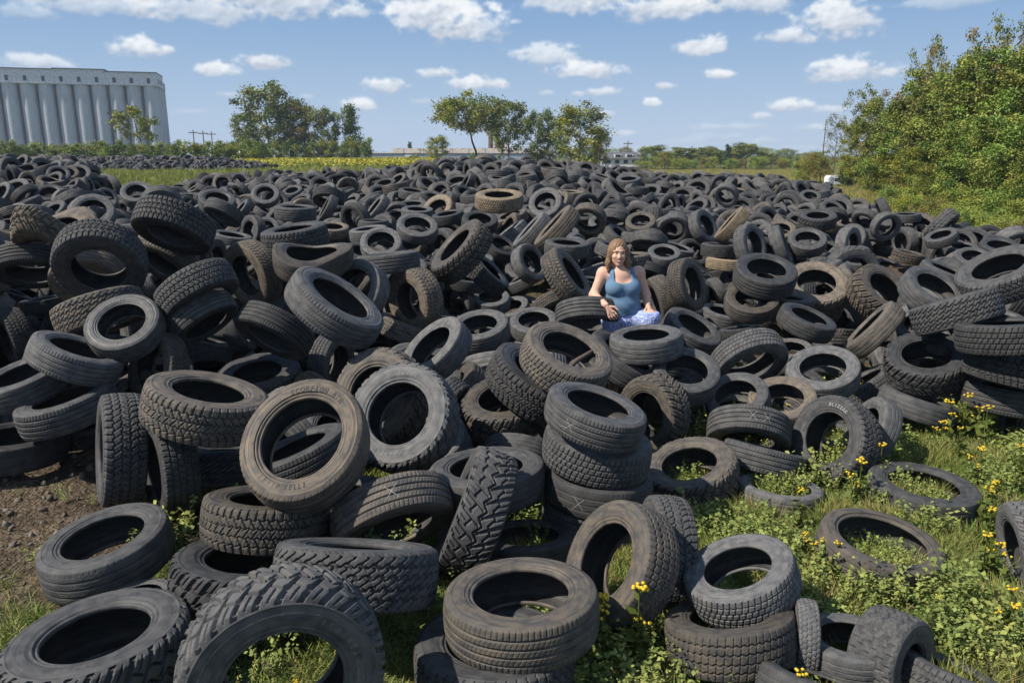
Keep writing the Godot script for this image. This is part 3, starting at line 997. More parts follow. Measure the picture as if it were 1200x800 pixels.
	["win", "g", -1.785, 0.461, -7.316, 0.967, -0.035, 0.253, 0.64, ""],
	["mud", "b", -0.575, 1.379, -8.769, -0.67, 0.694, 0.262, 0.78, ""],
	["at", "d", -0.3, 1.089, -8.931, 0.696, 0.715, 0.07, 0.62, ""],
	["rib", "g", -0.667, 0.773, -6.539, -0.543, 0.747, 0.383, 0.66, ""],
	["rib", "g", -0.327, 0.726, -7.557, -0.137, 0.943, 0.304, 0.62, ""],
	["rib", "d", -3.466, 0.538, -5.7, -0.178, 0.98, 0.087, 0.725, ""],
	["worn", "d", -3.929, 0.214, -5.688, 0.082, 0.996, -0.027, 0.74, ""],
	["worn", "g", -3.888, 0.683, -5.885, -0.198, 0.956, 0.214, 0.696, ""],
	["at", "d", -2.33, 0.422, -6.799, -0.061, 0.957, 0.285, 0.74, ""],
	["win", "d", -3.275, 0.247, -8.001, 0.202, -0.729, 0.655, 0.498, ""],
	["rib", "d", 0.743, 0.943, -7.275, -0.016, -0.873, 0.487, 0.66, "dark ribbed tyre arched over beside the woman's hand"],
	["at", "b", 0.622, 1.089, -8.673, 0.764, 0.587, 0.267, 0.7, ""],
	["rib", "g", 0.259, 0.856, -11.57, 0.678, 0.48, 0.557, 0.62, ""],
	["win", "b", 1.922, 1.065, -8.346, 0.749, 0.3, 0.591, 0.6, ""],
	["win", "b", 1.701, 0.862, -8.567, -0.953, -0.294, 0.072, 0.58, ""],
	["rib", "d", 1.808, 0.718, -7.554, 0.395, 0.862, 0.318, 0.62, ""],
	["worn", "g", 1.185, 0.835, -6.574, -0.08, 0.997, 0.014, 0.677, "grey smooth tyre lying flat in front of the woman's knees"],
	["win", "g", 3.683, 1.09, -11.894, 0.597, 0.344, 0.725, 0.66, ""],
	["rib", "g", 3.52, 1.167, -14.241, 0.65, 0.408, 0.641, 0.66, ""],
	["rib", "g", 3.135, 1.071, -14.945, -0.273, -0.44, 0.855, 0.66, ""],
	["rib", "t", 0.662, 1.393, -11.326, -0.739, 0.673, 0.012, 0.8, "long tan-dusty ribbed tyre on edge leaning to one side behind the woman"],
	["rib", "g", 0.32, 1.272, -12.065, -0.738, 0.674, 0.032, 0.72, ""],
	["worn", "b", 1.414, 1.305, -14.274, -0.287, -0.498, 0.818, 0.66, ""],
	["rib", "g", 0.633, 1.559, -14.428, -0.257, 0.667, 0.7, 0.68, ""],
	["win", "y", -0.225, 1.677, -13.703, 0.003, 0.981, 0.195, 0.84, "yellow-stained tyre lying flat high on the heap"],
	["rib", "d", 0.759, 1.194, -10.664, 0.062, 0.994, 0.089, 0.64, ""],
	["sbl", "d", 3.457, 0.91, -12.856, 0.04, 0.999, -0.007, 0.6, ""],
	["win", "y", 3.523, 0.71, -12.627, 0.073, 0.997, -0.012, 0.62, "yellow-stained tyre lying flat under a wavy-block tyre"],
	["win", "y", 3.702, 1.307, -13.009, -0.771, 0.619, -0.149, 0.66, "yellow-stained narrow tyre on edge in the heap behind the woman"],
	["rib", "d", 2.72, 1.19, -8.19, 0.033, 0.933, 0.359, 0.697, ""],
	["win", "d", 2.418, 0.612, -7.973, -0.138, 0.981, -0.139, 0.4, ""],
	["win", "g", 2.203, 0.595, -6.917, 0.182, -0.565, 0.805, 0.7, ""],
	["worn", "d", 2.943, 0.825, -7.505, 0.261, 0.938, 0.228, 0.58, ""],
	["worn", "d", 0.989, 0.652, -6.64, 0.484, 0.86, 0.163, 0.718, ""],
	["rib", "g", 1.445, 0.54, -7.057, 0.157, 0.985, -0.077, 0.585, ""],
	["at", "d", -2.345, 1.58, -8.337, -0.119, 0.989, 0.087, 0.72, ""],
	["win", "d", -2.343, 0.578, -8.121, 0.289, 0.953, -0.09, 0.5, ""],
	["rib", "d", -1.409, 0.488, -4.775, -0.346, 0.938, -0.009, 0.691, "dark ribbed tyre seen through the hole of the lettered tyre"],
	["rib", "g", -9.387, 1.293, -15.242, 0.104, -0.875, 0.473, 0.704, ""],
	["rib", "g", -8.337, 1.603, -17.341, 0.182, 0.823, 0.539, 0.72, ""],
	["rib", "g", -5.931, 1.534, -15.653, 0.247, 0.861, 0.445, 0.72, ""],
	["rib", "d", -5.29, 1.431, -14.247, -0.324, -0.804, 0.498, 0.72, ""],
	["worn", "d", -5.732, 1.073, -14.919, 0.733, 0.646, -0.212, 0.56, ""],
	["rib", "g", -4.792, 1.049, -13.148, 0.195, 0.98, 0.038, 0.67, ""],
	["win", "g", -4.666, 1.122, -13.893, -0.654, 0.195, 0.731, 0.614, ""],
	["rib", "g", -5.899, 1.271, -17.0, -0.657, 0.642, 0.396, 0.56, ""],
	["rib", "d", -6.645, 1.066, -13.401, 0.493, 0.863, -0.109, 0.623, ""],
	["win", "d", -6.082, 0.948, -10.008, -0.661, 0.038, 0.75, 0.56, ""],
	["rib", "d", -6.883, 0.579, -10.35, 0.408, 0.868, -0.283, 0.56, ""],
	["worn", "d", -6.616, 0.119, -10.595, 0.246, 0.952, -0.183, 0.53, "small dark winter tyre with a white paper label", "C11"],
	["zig", "d", -3.372, 0.398, -8.186, 0.287, 0.937, -0.199, 0.563, ""],
	["worn", "d", -2.826, 0.732, -7.687, 0.92, 0.381, -0.097, 0.56, ""],
	["rib", "g", -5.509, 1.579, -17.441, 0.182, 0.635, 0.751, 0.61, ""],
	["rib", "g", -5.8, 1.128, -18.2, 0.51, 0.86, -0.014, 0.56, ""],
	["low", "g", -4.76, 1.025, -14.907, 0.156, 0.594, 0.789, 0.56, ""],
	["rib", "d", -3.658, 1.512, -13.108, 0.047, 0.998, 0.04, 0.72, ""],
	["worn", "d", -3.732, 1.375, -15.739, -0.817, 0.503, 0.283, 0.622, ""],
	["rib", "d", -4.034, 1.538, -17.154, -0.022, -0.826, 0.563, 0.713, ""],
	["win", "g", -5.061, 0.777, -18.801, -0.81, 0.505, 0.298, 0.56, ""],
	["rib", "t", -3.249, 1.127, -14.008, 0.08, 0.977, 0.198, 0.588, ""],
	["low", "d", -3.019, 1.263, -14.992, -0.516, -0.189, 0.835, 0.627, ""],
	["worn", "d", -2.601, 1.186, -14.562, 0.006, 0.999, 0.034, 0.578, ""],
	["rib", "g", -2.546, 1.095, -13.703, -0.109, 0.991, 0.075, 0.697, ""],
	["worn", "g", -2.739, 1.389, -15.794, -0.713, 0.642, 0.284, 0.624, ""],
	["rib", "g", -1.884, 1.328, -15.448, 0.05, 0.991, 0.124, 0.679, ""],
	["worn", "g", -1.665, 1.196, -13.587, 0.092, 0.851, 0.517, 0.72, ""],
	["low", "g", -2.148, 1.004, -12.651, 0.042, 0.785, 0.618, 0.702, ""],
	["rib", "t", -1.836, 0.878, -14.024, 0.043, 0.682, 0.73, 0.56, ""],
	["rib", "g", -1.575, 0.613, -15.761, -0.11, 0.905, 0.411, 0.56, ""],
	["rib", "d", -1.245, 1.272, -15.092, -0.159, 0.978, 0.138, 0.631, ""],
	["rib", "d", -0.615, 1.207, -14.692, 0.093, 0.902, 0.422, 0.68, ""],
	["low", "d", -0.196, 0.967, -12.605, 0.439, 0.803, 0.402, 0.56, ""],
	["low", "g", -0.783, 0.414, -10.782, -0.532, -0.037, 0.846, 0.56, ""],
	["rib", "g", -0.301, 0.424, -10.828, -0.085, 0.935, 0.344, 0.562, ""],
	["worn", "g", -0.007, 0.291, -10.777, -0.306, 0.904, 0.299, 0.561, ""],
	["win", "b", -2.65, 0.176, -8.709, 0.232, 0.967, -0.108, 0.56, ""],
	["rib", "d", -1.704, 0.07, -9.284, -0.008, 0.999, -0.045, 0.554, ""],
	["rib", "d", -0.282, -0.179, -10.253, -0.004, 0.991, -0.13, 0.494, ""],
	["win", "t", 1.318, 1.057, -14.915, 0.694, 0.71, 0.116, 0.56, ""],
	["rib", "g", 2.01, 1.271, -15.097, -0.213, -0.914, 0.346, 0.598, ""],
	["rib", "b", 2.429, 1.199, -14.591, -0.156, 0.845, 0.512, 0.579, ""],
	["worn", "d", 2.338, 1.039, -13.107, -0.201, -0.908, 0.368, 0.639, ""],
	["rib", "g", 2.499, 0.847, -12.597, -0.037, 0.931, 0.362, 0.561, ""],
	["rib", "d", 2.247, 0.583, -12.492, -0.213, -0.826, 0.522, 0.559, ""],
	["win", "g", 1.598, 0.545, -14.791, -0.171, 0.985, -0.024, 0.56, ""],
	["rib", "g", 0.198, 0.543, -11.892, -0.494, 0.869, 0.004, 0.56, ""],
	["win", "b", 0.165, 0.088, -13.267, 0.188, 0.98, -0.059, 0.508, ""],
	["low", "g", 0.577, 0.183, -13.533, 0.121, 0.876, 0.466, 0.548, ""],
	["at", "b", 0.548, 0.368, -10.769, 0.43, -0.703, 0.566, 0.56, ""],
	["rib", "g", 0.159, 0.15, -11.686, -0.076, 0.898, 0.434, 0.529, ""],
	["worn", "g", 0.243, 0.645, -8.206, -0.084, 0.95, 0.301, 0.56, ""],
	["worn", "g", 1.133, 0.247, -11.813, 0.083, 0.996, 0.027, 0.56, ""],
	["rib", "d", 3.173, 0.325, -11.832, -0.948, -0.24, 0.209, 0.56, ""],
	["win", "d", 3.702, 0.349, -13.896, -0.161, 0.985, -0.066, 0.56, ""],
	["low", "g", 2.755, 0.393, -9.873, 0.13, 0.98, 0.15, 0.56, ""],
	["rib", "b", 2.54, 0.926, -8.017, -0.053, 0.894, 0.444, 0.561, ""],
	["mud", "d", 3.486, 0.191, -10.662, 0.488, 0.867, 0.105, 0.557, ""],
	["rib", "g", 4.866, 1.587, -17.673, -0.417, -0.526, 0.742, 0.56, ""],
	["mud", "d", 5.873, 1.238, -14.898, -0.072, 0.96, 0.271, 0.689, ""],
	["rib", "g", 4.97, 1.026, -12.956, -0.158, 0.857, 0.491, 0.632, ""],
	["worn", "d", 5.146, 0.729, -13.599, -0.854, -0.136, 0.501, 0.56, ""],
	["mud", "d", 7.093, 0.69, -16.86, 0.406, 0.864, 0.299, 0.56, ""],
	["rib", "g", 7.497, 1.116, -16.405, -0.634, -0.565, 0.528, 0.56, ""],
	["worn", "g", 7.008, 1.159, -14.504, 0.179, -0.27, 0.946, 0.56, ""],
	["rib", "d", 5.968, 0.631, -13.206, -0.095, 0.973, 0.21, 0.56, ""],
	["mud", "t", 8.381, 0.31, -17.364, -0.384, 0.468, 0.796, 0.56, ""],
	["low", "d", 7.247, 0.305, -14.733, 0.03, 0.894, 0.447, 0.56, ""],
	["mud", "t", 7.218, 0.651, -13.969, 0.149, 0.985, 0.086, 0.56, ""],
	["win", "d", 8.47, 0.63, -15.765, -0.957, 0.02, -0.288, 0.56, ""],
	["rib", "g", 7.84, 0.984, -14.05, -0.43, 0.894, 0.127, 0.56, ""],
	["rib", "d", 8.73, 0.061, -16.996, -0.308, 0.859, 0.41, 0.493, ""],
	["rib", "d", 9.126, 0.039, -17.023, -0.254, 0.864, 0.435, 0.494, ""],
	["rib", "d", 5.537, 0.943, -9.749, 0.282, 0.941, 0.189, 0.699, ""],
	["worn", "g", 7.56, 0.79, -12.562, -0.141, 0.914, 0.381, 0.56, ""],
	["rib", "g", 8.198, 0.772, -13.998, -0.072, 0.979, 0.19, 0.56, ""],
	["rib", "d", 8.241, 0.907, -12.991, -0.109, 0.966, 0.233, 0.635, ""],
	["rib", "g", 5.173, -0.064, -11.427, -0.044, 0.994, 0.097, 0.494, ""],
	["worn", "d", 8.614, -0.021, -12.853, 0.047, 0.995, 0.084, 0.494, ""],
	["rib", "d", 3.0, 0.864, -8.28, 0.069, 0.998, 0.002, 0.561, ""],
	["mud", "d", -2.48, 0.204, -8.156, 0.132, -0.707, 0.695, 0.507, ""],
	["rib", "g", 3.431, 0.102, -9.117, -0.1, 0.959, 0.265, 0.502, ""],
	["worn", "g", 4.075, 0.091, -9.464, 0.198, 0.98, -0.025, 0.52, ""],
	["worn", "d", 0.092, 0.088, -4.333, -0.018, 0.993, -0.117, 0.604, "dark smooth tyre lying low behind the brown-dusted ribbed tyre"],
	["rib", "d", 6.3, 0.368, -12.46, 0.404, 0.869, 0.286, 0.56, ""],
	["win", "g", 1.273, 0.557, -11.327, 0.165, 0.985, 0.058, 0.56, ""],
	["rib", "d", -4.227, 0.177, -9.616, 0.455, 0.872, -0.182, 0.549, ""],
	["rib", "d", -4.387, 0.11, -8.076, 0.128, 0.984, -0.12, 0.56, ""],
	["rib", "d", -7.061, 1.054, -10.935, 0.384, 0.923, -0.007, 0.56, ""],
	["rib", "d", -2.842, 0.968, -11.605, 0.019, 0.997, 0.076, 0.646, ""],
	["win", "d", -0.689, 0.685, -10.801, 0.172, 0.985, 0.025, 0.558, ""],
	["rib", "d", -1.763, 0.505, -9.132, 0.33, 0.942, -0.056, 0.56, ""],
	["rib", "d", 1.845, 0.434, -11.297, -0.004, 1.0, 0.027, 0.56, ""],
	["rib", "d", 0.646, 0.221, -9.433, 0.087, 0.996, -0.023, 0.56, ""],
	["rib", "d", 2.381, 0.067, -7.59, 0.108, 0.992, -0.059, 0.494, ""],
]

# ------------------------------------------------------------------ materials
func rubber(color: Color, rough: float, tex: Texture2D, bump: Texture2D, bump_cm: float) -> StandardMaterial3D:
	var m := StandardMaterial3D.new()
	m.albedo_color = color
	m.albedo_texture = tex
	m.roughness = rough
	m.metallic_specular = 0.38
	m.heightmap_enabled = true
	m.heightmap_texture = bump
	m.heightmap_scale = bump_cm
	return m

func materials() -> void:
	var patch := rubber_texture(21, [[0.30, Color(0.70, 0.705, 0.72)], [0.46, Color(0.84, 0.84, 0.845)], [0.58, Color(0.94, 0.935, 0.925)], [0.72, Color(1.0, 0.99, 0.97)]])
	var dusty := rubber_texture(33, [[0.30, Color(0.68, 0.68, 0.70)], [0.45, Color(0.82, 0.80, 0.78)], [0.56, Color(0.95, 0.90, 0.84)], [0.70, Color(1.0, 0.94, 0.85)]])
	var grain := ImageTexture.create_from_image(noise_image(512, 0.08, 4, 5, 0, 1))
	var tone := {"d": [Color(0.069, 0.0695, 0.071), Color(0.068, 0.0685, 0.070)], "g": [Color(0.110, 0.1105, 0.112), Color(0.116, 0.1165, 0.118)], "b": [Color(0.107, 0.104, 0.099), Color(0.111, 0.106, 0.100)], "t": [Color(0.134, 0.124, 0.111), Color(0.142, 0.128, 0.112)], "y": [Color(0.25, 0.215, 0.16), Color(0.24, 0.205, 0.155)]}
	for k in tone:
		var d: bool = k in ["b", "t", "y"]
		for j in 3:
			var f: float = [0.80, 1.0, 1.22][j]
			var a: Color = tone[k][0]
			var b: Color = tone[k][1]
			M["tread_%s%d" % [k, j]] = rubber(lin(a.r * f, a.g * f, a.b * f), 0.74, dusty if d else patch, grain, 0.20)
			M["side_%s%d" % [k, j]] = rubber(lin(b.r * f, b.g * f, b.b * f), [0.50, 0.60, 0.68][j], dusty if d else patch, grain, 0.10)
	M["liner"] = rubber(lin(0.058, 0.057, 0.057), 0.6, patch, grain, 0.08)
	M["mass"] = rubber(lin(0.070, 0.069, 0.069), 0.66, patch, grain, 0.12)
	M["mass"].vertex_color_use_as_albedo = true
	M["chalk"] = mat(lin(0.32, 0.32, 0.31), 0.95)
	M["white_letter"] = mat(lin(0.22, 0.215, 0.21), 0.8)
	M["dark_letter"] = mat(lin(0.035, 0.032, 0.03), 0.5)
	M["bark"] = mat(lin(0.085, 0.07, 0.055), 0.95)
	M["leaf"] = mat(lin(0.3333, 0.3333, 0.3333), 0.6)
	M["leaf"].vertex_color_use_as_albedo = true
	M["leaf"].backlight_enabled = true
	M["leaf"].backlight = Color(0.62, 0.62, 0.5)
	M["leaf"].cull_mode = BaseMaterial3D.CULL_DISABLED
	M["grass"] = M["leaf"].duplicate()
	M["grass"].roughness = 0.7
	M["grass"].albedo_color = Color.WHITE
	M["stem"] = mat(lin(0.10, 0.12, 0.03), 0.8)
	M["flower"] = mat(lin(0.56, 0.40, 0.03), 0.8)
	M["skin"] = mat(lin(0.57, 0.35, 0.26), 0.55)
	M["skin"].subsurf_scatter_enabled = true
	M["skin"].subsurf_scatter_strength = 0.15
	M["lip"] = mat(lin(0.42, 0.14, 0.12), 0.45)
	M["teeth"] = mat(lin(0.75, 0.72, 0.66), 0.35)
	M["shirt"] = mat(lin(0.105, 0.185, 0.285), 0.9, null, 1.0, false, ImageTexture.create_from_image(noise_image(256, 0.2, 2, 6, 0, 1)), 0.05)
	M["shirt"].uv1_scale = Vector3.ONE * 8.0
	M["hair"] = mat(lin(0.19, 0.115, 0.065), 0.5)
	M["print"] = mat(Color.WHITE, 0.9, ramp_texture(256, 0.06, 3, 81, [[0.0, lin(0.10, 0.16, 0.42)], [0.48, lin(0.17, 0.23, 0.50)], [0.58, lin(0.50, 0.55, 0.74)], [1.0, lin(0.76, 0.77, 0.83)]], 0.05), 3.0)

# ------------------------------------------------------------------ plants
func leaf(mb: MB, p: Vector3, size: float, c: Color, r: RandomNumberGenerator, flat := 0.5) -> void:
	var n := Vector3(r.randf_range(-1, 1), r.randf_range(-0.2, 1) + flat, r.randf_range(-1, 1)).normalized()
	var a := n.cross(Vector3(r.randf_range(-1, 1), r.randf_range(-1, 1), r.randf_range(-1, 1))).normalized() * size
	var b := n.cross(a) * 0.33
	mb.col = c
	var i := mb.add(p); mb.add(p + a * 0.5 + b); mb.add(p + a); mb.add(p + a * 0.5 - b)
	mb.tri(i, i + 1, i + 2); mb.tri(i, i + 2, i + 3)

# a tree of height 1 standing at the origin; returns [wood, crown]
func tree_meshes(sd: int, o: Dictionary) -> Array:
	var r := RandomNumberGenerator.new()
	r.seed = sd
	var wood := MB.new()
	var crown := MB.new()
	crown.colored = true
	var spread: float = o.get("spread", 0.35)
	var base: float = o.get("base", 0.2)
	var lean: Vector3 = o.get("lean", Vector3.ZERO)
	var tr: float = o.get("trunk", 0.018)
	var shape: String = o.get("shape", "oval")
	var pts := []
	var rad := []
	for k in 8:
		var f := k / 7.0
		pts.append(lean * f + Vector3(r.randf_range(-1, 1) * 0.012 * k / 3.0, f * 0.93, r.randf_range(-1, 1) * 0.012 * k / 3.0))
		rad.append(tr * (1.0 - 0.88 * f))
	wood.tube(pts, rad, 7)
	var tips := []
	var limbs: int = o.get("limbs", 18)
	for k in limbs:
		var f: float = base + (0.97 - base) * pow((k + 0.5) / limbs, 0.85)
		var q := (f - base) / (1.0 - base)
		var reach := 0.0
		match shape:
			"oval": reach = sqrt(maxf(0.04, 1.0 - pow(q * 1.7 - 0.75, 2.0) * 0.95))
			"flat": reach = 0.35 + 0.75 * sqrt(q)
			"cone": reach = 1.02 - q
			"open": reach = 0.55 + 0.5 * sin(q * PI)
		reach *= spread * r.randf_range(0.65, 1.12)
		var w := k * 2.399 + r.randf_range(-0.4, 0.4)
		var s: Vector3 = lean * f + Vector3(0, f * 0.93 - (0.22 if shape == "flat" else 0.09) * reach / spread * 0.6, 0)
		if s.y < 0.02: s.y = 0.02
		var out := Vector3(cos(w), 0, sin(w))
		var rise: float = o.get("rise", 0.35)
		var e := s + out * reach + Vector3(0, rise * reach * r.randf_range(0.6, 1.3) + (0.2 * (1.0 - f) if shape == "flat" else 0.0), 0)
		var mid := s.lerp(e, 0.5) + Vector3(0, -0.06 * reach, 0) + Vector3(r.randf_range(-1, 1), r.randf_range(-1, 1), r.randf_range(-1, 1)) * 0.06 * reach
		wood.tube([s, mid, e], [tr * 0.42 * (1.1 - f), tr * 0.27 * (1.1 - f), tr * 0.08], 5, false)
		tips.append([e, 1.0])
		tips.append([mid.lerp(e, 0.45), 0.8])
		for j in int(o.get("twigs", 3)):
			var d := (out * r.randf_range(0.2, 1.0) + Vector3(r.randf_range(-1, 1), r.randf_range(-0.3, 0.8), r.randf_range(-1, 1))).normalized()
			var m := s.lerp(e, r.randf_range(0.35, 1.0))
			var t := m + d * spread * r.randf_range(0.16, 0.42)
			wood.tube([m, m.lerp(t, 0.5) + Vector3(0, -0.004, 0), t], [tr * 0.13, tr * 0.09, tr * 0.04], 4, false)
			tips.append([t, r.randf_range(0.55, 1.0)])
	tips.append([pts[7], 0.8])
	var pal: Array = o.get("palette")
	var total: int = o.get("leaves", 6000)
	var size: float = o.get("leaf", 0.02)
	var clump: float = o.get("clump", 0.085)
	var tint := []
	for t in tips:
		var a: Color = pal[r.randi() % pal.size()]
		tint.append(a.lerp(pal[r.randi() % pal.size()], r.randf() * 0.6) * r.randf_range(0.75, 1.25))
	for k in total:
		var i := r.randi() % tips.size()
		var t: Array = tips[i]
		var v: Vector3 = Vector3(r.randfn(), r.randfn() * 0.62, r.randfn()) * clump * 0.55 * t[1]
		var p: Vector3 = t[0] + v
		if p.y < 0.01: continue
		leaf(crown, p, size * r.randf_range(0.6, 1.3), tint[i] * 3.0 * r.randf_range(0.85, 1.15), r)
	return [wood.mesh(), crown.mesh()]

func place_tree(called: String, meshes: Array, at: Vector3, h: float, wide: float, turn: float, label: String, group: String, category := "tree", bark := "bark") -> void:
	var t := thing(called, at, label, category, group)
	t.transform = Transform3D(Basis(Vector3.UP, turn) * Basis.from_scale(Vector3(h * wide, h, h * wide)), at)
	part("trunk" if category == "tree" else "stem", meshes[0], M[bark], t)
	part("crown" if category == "tree" else "foliage", meshes[1], M["leaf"], t)

func tree_at(called: String, meshes: Array, px: float, d: float, top_py: float, half_px: float, spread: float, label: String, group: String, category := "tree", turn := -1.0) -> void:
	var p := at_depth(px, top_py, d)
	var h := p.y + 0.1 - ground_height(p.x, p.z)
	var w := half_px / FOCAL * d * 1.0 / (spread * 1.25 * h)
	place_tree(called, meshes, Vector3(p.x, ground_height(p.x, p.z) - 0.05, p.z), h, w, turn if turn >= 0.0 else fposmod(px * 0.7, TAU), label, group, category)

func trees() -> void:
	var olive := [Color(0.140, 0.177, 0.037), Color(0.183, 0.207, 0.041), Color(0.110, 0.152, 0.037), Color(0.226, 0.226, 0.044)]
	var dark := [Color(0.091, 0.134, 0.037), Color(0.128, 0.165, 0.041), Color(0.165, 0.183, 0.046)]
	var yellow := [Color(0.311, 0.293, 0.039), Color(0.232, 0.262, 0.041), Color(0.366, 0.317, 0.039), Color(0.177, 0.207, 0.039)]
	var fresh := [Color(0.165, 0.256, 0.048), Color(0.232, 0.305, 0.057), Color(0.116, 0.195, 0.046), Color(0.281, 0.305, 0.063)]
	var rust := [Color(0.244, 0.165, 0.055), Color(0.189, 0.195, 0.046), Color(0.293, 0.189, 0.055)]
	var spruce := [Color(0.049, 0.088, 0.037), Color(0.067, 0.107, 0.041)]
	# the thicket on the right
	var big := []
	for k in 5:
		big.append(tree_meshes(100 + k, {"spread": 0.42, "base": 0.10, "limbs": 24, "twigs": 6, "leaves": 26000, "leaf": 0.021, "clump": 0.068, "palette": [fresh, olive, fresh, olive, yellow + olive][k], "trunk": 0.014, "rise": 0.45}))
	var airy := tree_meshes(120, {"spread": 0.42, "base": 0.34, "limbs": 20, "twigs": 4, "leaves": 8000, "leaf": 0.024, "clump": 0.075, "palette": olive + rust, "trunk": 0.014, "rise": 0.6})
	var bush := []
	for k in 3:
		bush.append(tree_meshes(140 + k, {"spread": 0.62, "base": 0.03, "limbs": 16, "twigs": 4, "leaves": 9000, "leaf": 0.040, "clump": 0.18, "palette": [yellow + fresh, fresh, olive + rust][k], "trunk": 0.012, "rise": 0.7}))
	var clumpy := []
	for k in 2:
		clumpy.append(tree_meshes(150 + k, {"spread": 0.62, "base": 0.03, "limbs": 13, "twigs": 3, "leaves": 4200, "leaf": 0.075, "clump": 0.17, "palette": [yellow + fresh, fresh + olive][k], "trunk": 0.012, "rise": 0.6}))
	var g := "thicket of trees beside the heap"
	var row := [[1020, 54, 142, 34, 4, "yellowing tree at the thin end of the thicket"], [1048, 48, 110, 44, 1, "olive tree standing behind a lower yellowing tree in the thicket"], [1074, 44, 124, 52, 0, "rounded green tree in the middle of the thicket"],
		[1104, 39, 96, 60, 3, "olive tree beside the tallest trees of the thicket"], [1136, 36, 74, 66, 2, "tall green tree in the thicket with a notched top"], [1170, 33, 78, 70, 1, "tall olive tree under an airy crown in the thicket"], [1214, 30, 60, 80, 0, "tall dense green tree at the thick end of the thicket"],
		[1268, 28, 50, 90, 3, "tallest dense olive tree closing the thick end of the thicket"], [1092, 37, 170, 42, 4, "low yellowing tree in front of the thicket"], [1150, 30, 142, 56, 2, "low green tree in front of the tall thicket trees"], [1196, 26, 138, 66, 0, "broad low green tree nearest the meadow"], [1052, 44, 180, 34, 4, "small yellowing tree by the thin end of the thicket"], [1122, 32, 190, 40, 1, "small olive tree at the foot of the thicket"], [1240, 24, 170, 60, 1, "low olive tree at the meadow's edge"]]
	for e in row: tree_at("thicket_tree", big[e[4]], e[0], e[1], e[2], e[3], 0.42, e[5], g)
	tree_at("thicket_tree", airy, 1108, 38, 66, 44, 0.42, "airy tree with reddish leaves and open branches above the thicket", g)
	tree_at("thicket_tree", airy, 1172, 34, 46, 50, 0.42, "tallest airy tree with branches showing against the sky", g, "tree", 2.0)
	tree_at("thicket_tree", airy, 1026, 53, 114, 34, 0.42, "airy tree over the thin end of the thicket", g, "tree", 4.0)
	tree_at("thicket_tree", airy, 1212, 31, 42, 50, 0.42, "airy tree over the thick end of the thicket", g, "tree", 5.0)
	tree_at("bare_tree", tree_meshes(131, {"spread": 0.26, "base": 0.3, "limbs": 22, "leaves": 2600, "leaf": 0.02, "clump": 0.06, "palette": rust + dark, "trunk": 0.012, "rise": 0.9}), 984, 62, 134, 18, 0.26, "thin half-bare reddish tree standing clear of the thicket", "")
	var bl := ["leafy yellow-green bush at the foot of the thicket", "leafy green bush at the foot of the thicket", "rust-tinged bush at the foot of the thicket"]
	for e in [[1030, 50, 196, 22, 0], [1062, 42, 206, 24, 2], [1088, 36, 212, 26, 1], [1112, 32, 222, 28, 0], [1136, 28, 226, 32, 2], [1160, 26, 232, 34, 0], [1190, 24, 226, 38, 1], [1220, 22, 236, 40, 0], [1000, 58, 186, 18, 0], [960, 64, 184, 20, 2], [944, 66, 190, 16, 0], [1204, 27, 190, 44, 1], [1072, 27, 232, 26, 0], [1102, 24, 240, 26, 2], [1128, 22, 246, 28, 0], [1152, 20, 254, 28, 1], [1178, 18.5, 262, 30, 0], [1206, 17.5, 262, 36, 2], [1046, 32, 224, 20, 1]]:
		tree_at("bush", bush[e[4]], e[0], e[1], e[2], e[3], 0.62, bl[e[4]], "bushes at the foot of the thicket", "bush")
	# trees out in the fields
	var far := []
	for k in 5:
		far.append(tree_meshes(160 + k, {"spread": 0.34, "base": [0.15, 0.22, 0.12, 0.2, 0.1][k], "limbs": 20, "twigs": 3, "leaves": 7500, "leaf": 0.034, "clump": [0.095, 0.09, 0.105, 0.09, 0.11][k], "palette": [dark + olive, olive, yellow + olive, dark, olive + rust][k], "trunk": 0.016, "rise": 0.6}))
	var fg := "trees across the field"
	for e in [[286, 155, 132, 20, 1, "lower olive tree at the edge of the field clump, nearest the grain elevator"], [309, 150, 98, 33, 0, "tallest dark tree of the clump behind the yellow field"], [336, 152, 118, 29, 3, "dark tree beside the tallest one behind the yellow field"], [354, 150, 121, 23, 4, "olive tree between dark trees behind the yellow field"], [383, 150, 128, 19, 1, "olive rounded tree standing apart behind the yellow field"],
		[596, 120, 117, 26, 1, "tall slim olive tree next to the umbrella-shaped tree"], [512, 128, 160, 15, 2, "small yellow-green tree before the long warehouse"], [630, 112, 132, 22, 3, "dark bushy tree beside a yellowing one behind the heap"], [652, 116, 138, 15, 0, "dark slender tree behind a yellowing tree"], [680, 106, 124, 34, 2, "large yellow-green tree beside the rusty stack"], [704, 112, 150, 12, 4, "small reddish tree beside the rusty stack"]]:
		tree_at("field_tree", far[e[4]], e[0], e[1], e[2], e[3], 0.34, e[5], fg)
	tree_at("poplar_tree", tree_meshes(171, {"spread": 0.2, "base": 0.1, "limbs": 24, "leaves": 4000, "leaf": 0.036, "clump": 0.08, "palette": dark, "trunk": 0.014, "shape": "cone", "rise": 1.0}), 409, 150, 120, 16, 0.2, "narrow dark poplar at the end of the clump by the warehouse", fg)
	tree_at("umbrella_tree", tree_meshes(173, {"spread": 0.52, "base": 0.56, "limbs": 16, "twigs": 5, "leaves": 8500, "leaf": 0.04, "clump": 0.115, "palette": yellow + olive, "trunk": 0.024, "shape": "open", "rise": 0.35, "lean": Vector3(-0.28, 0, 0)}), 562, 110, 117, 44, 0.52, "umbrella-shaped yellow-green tree with leaning forked trunk", fg, "tree", 0.0)
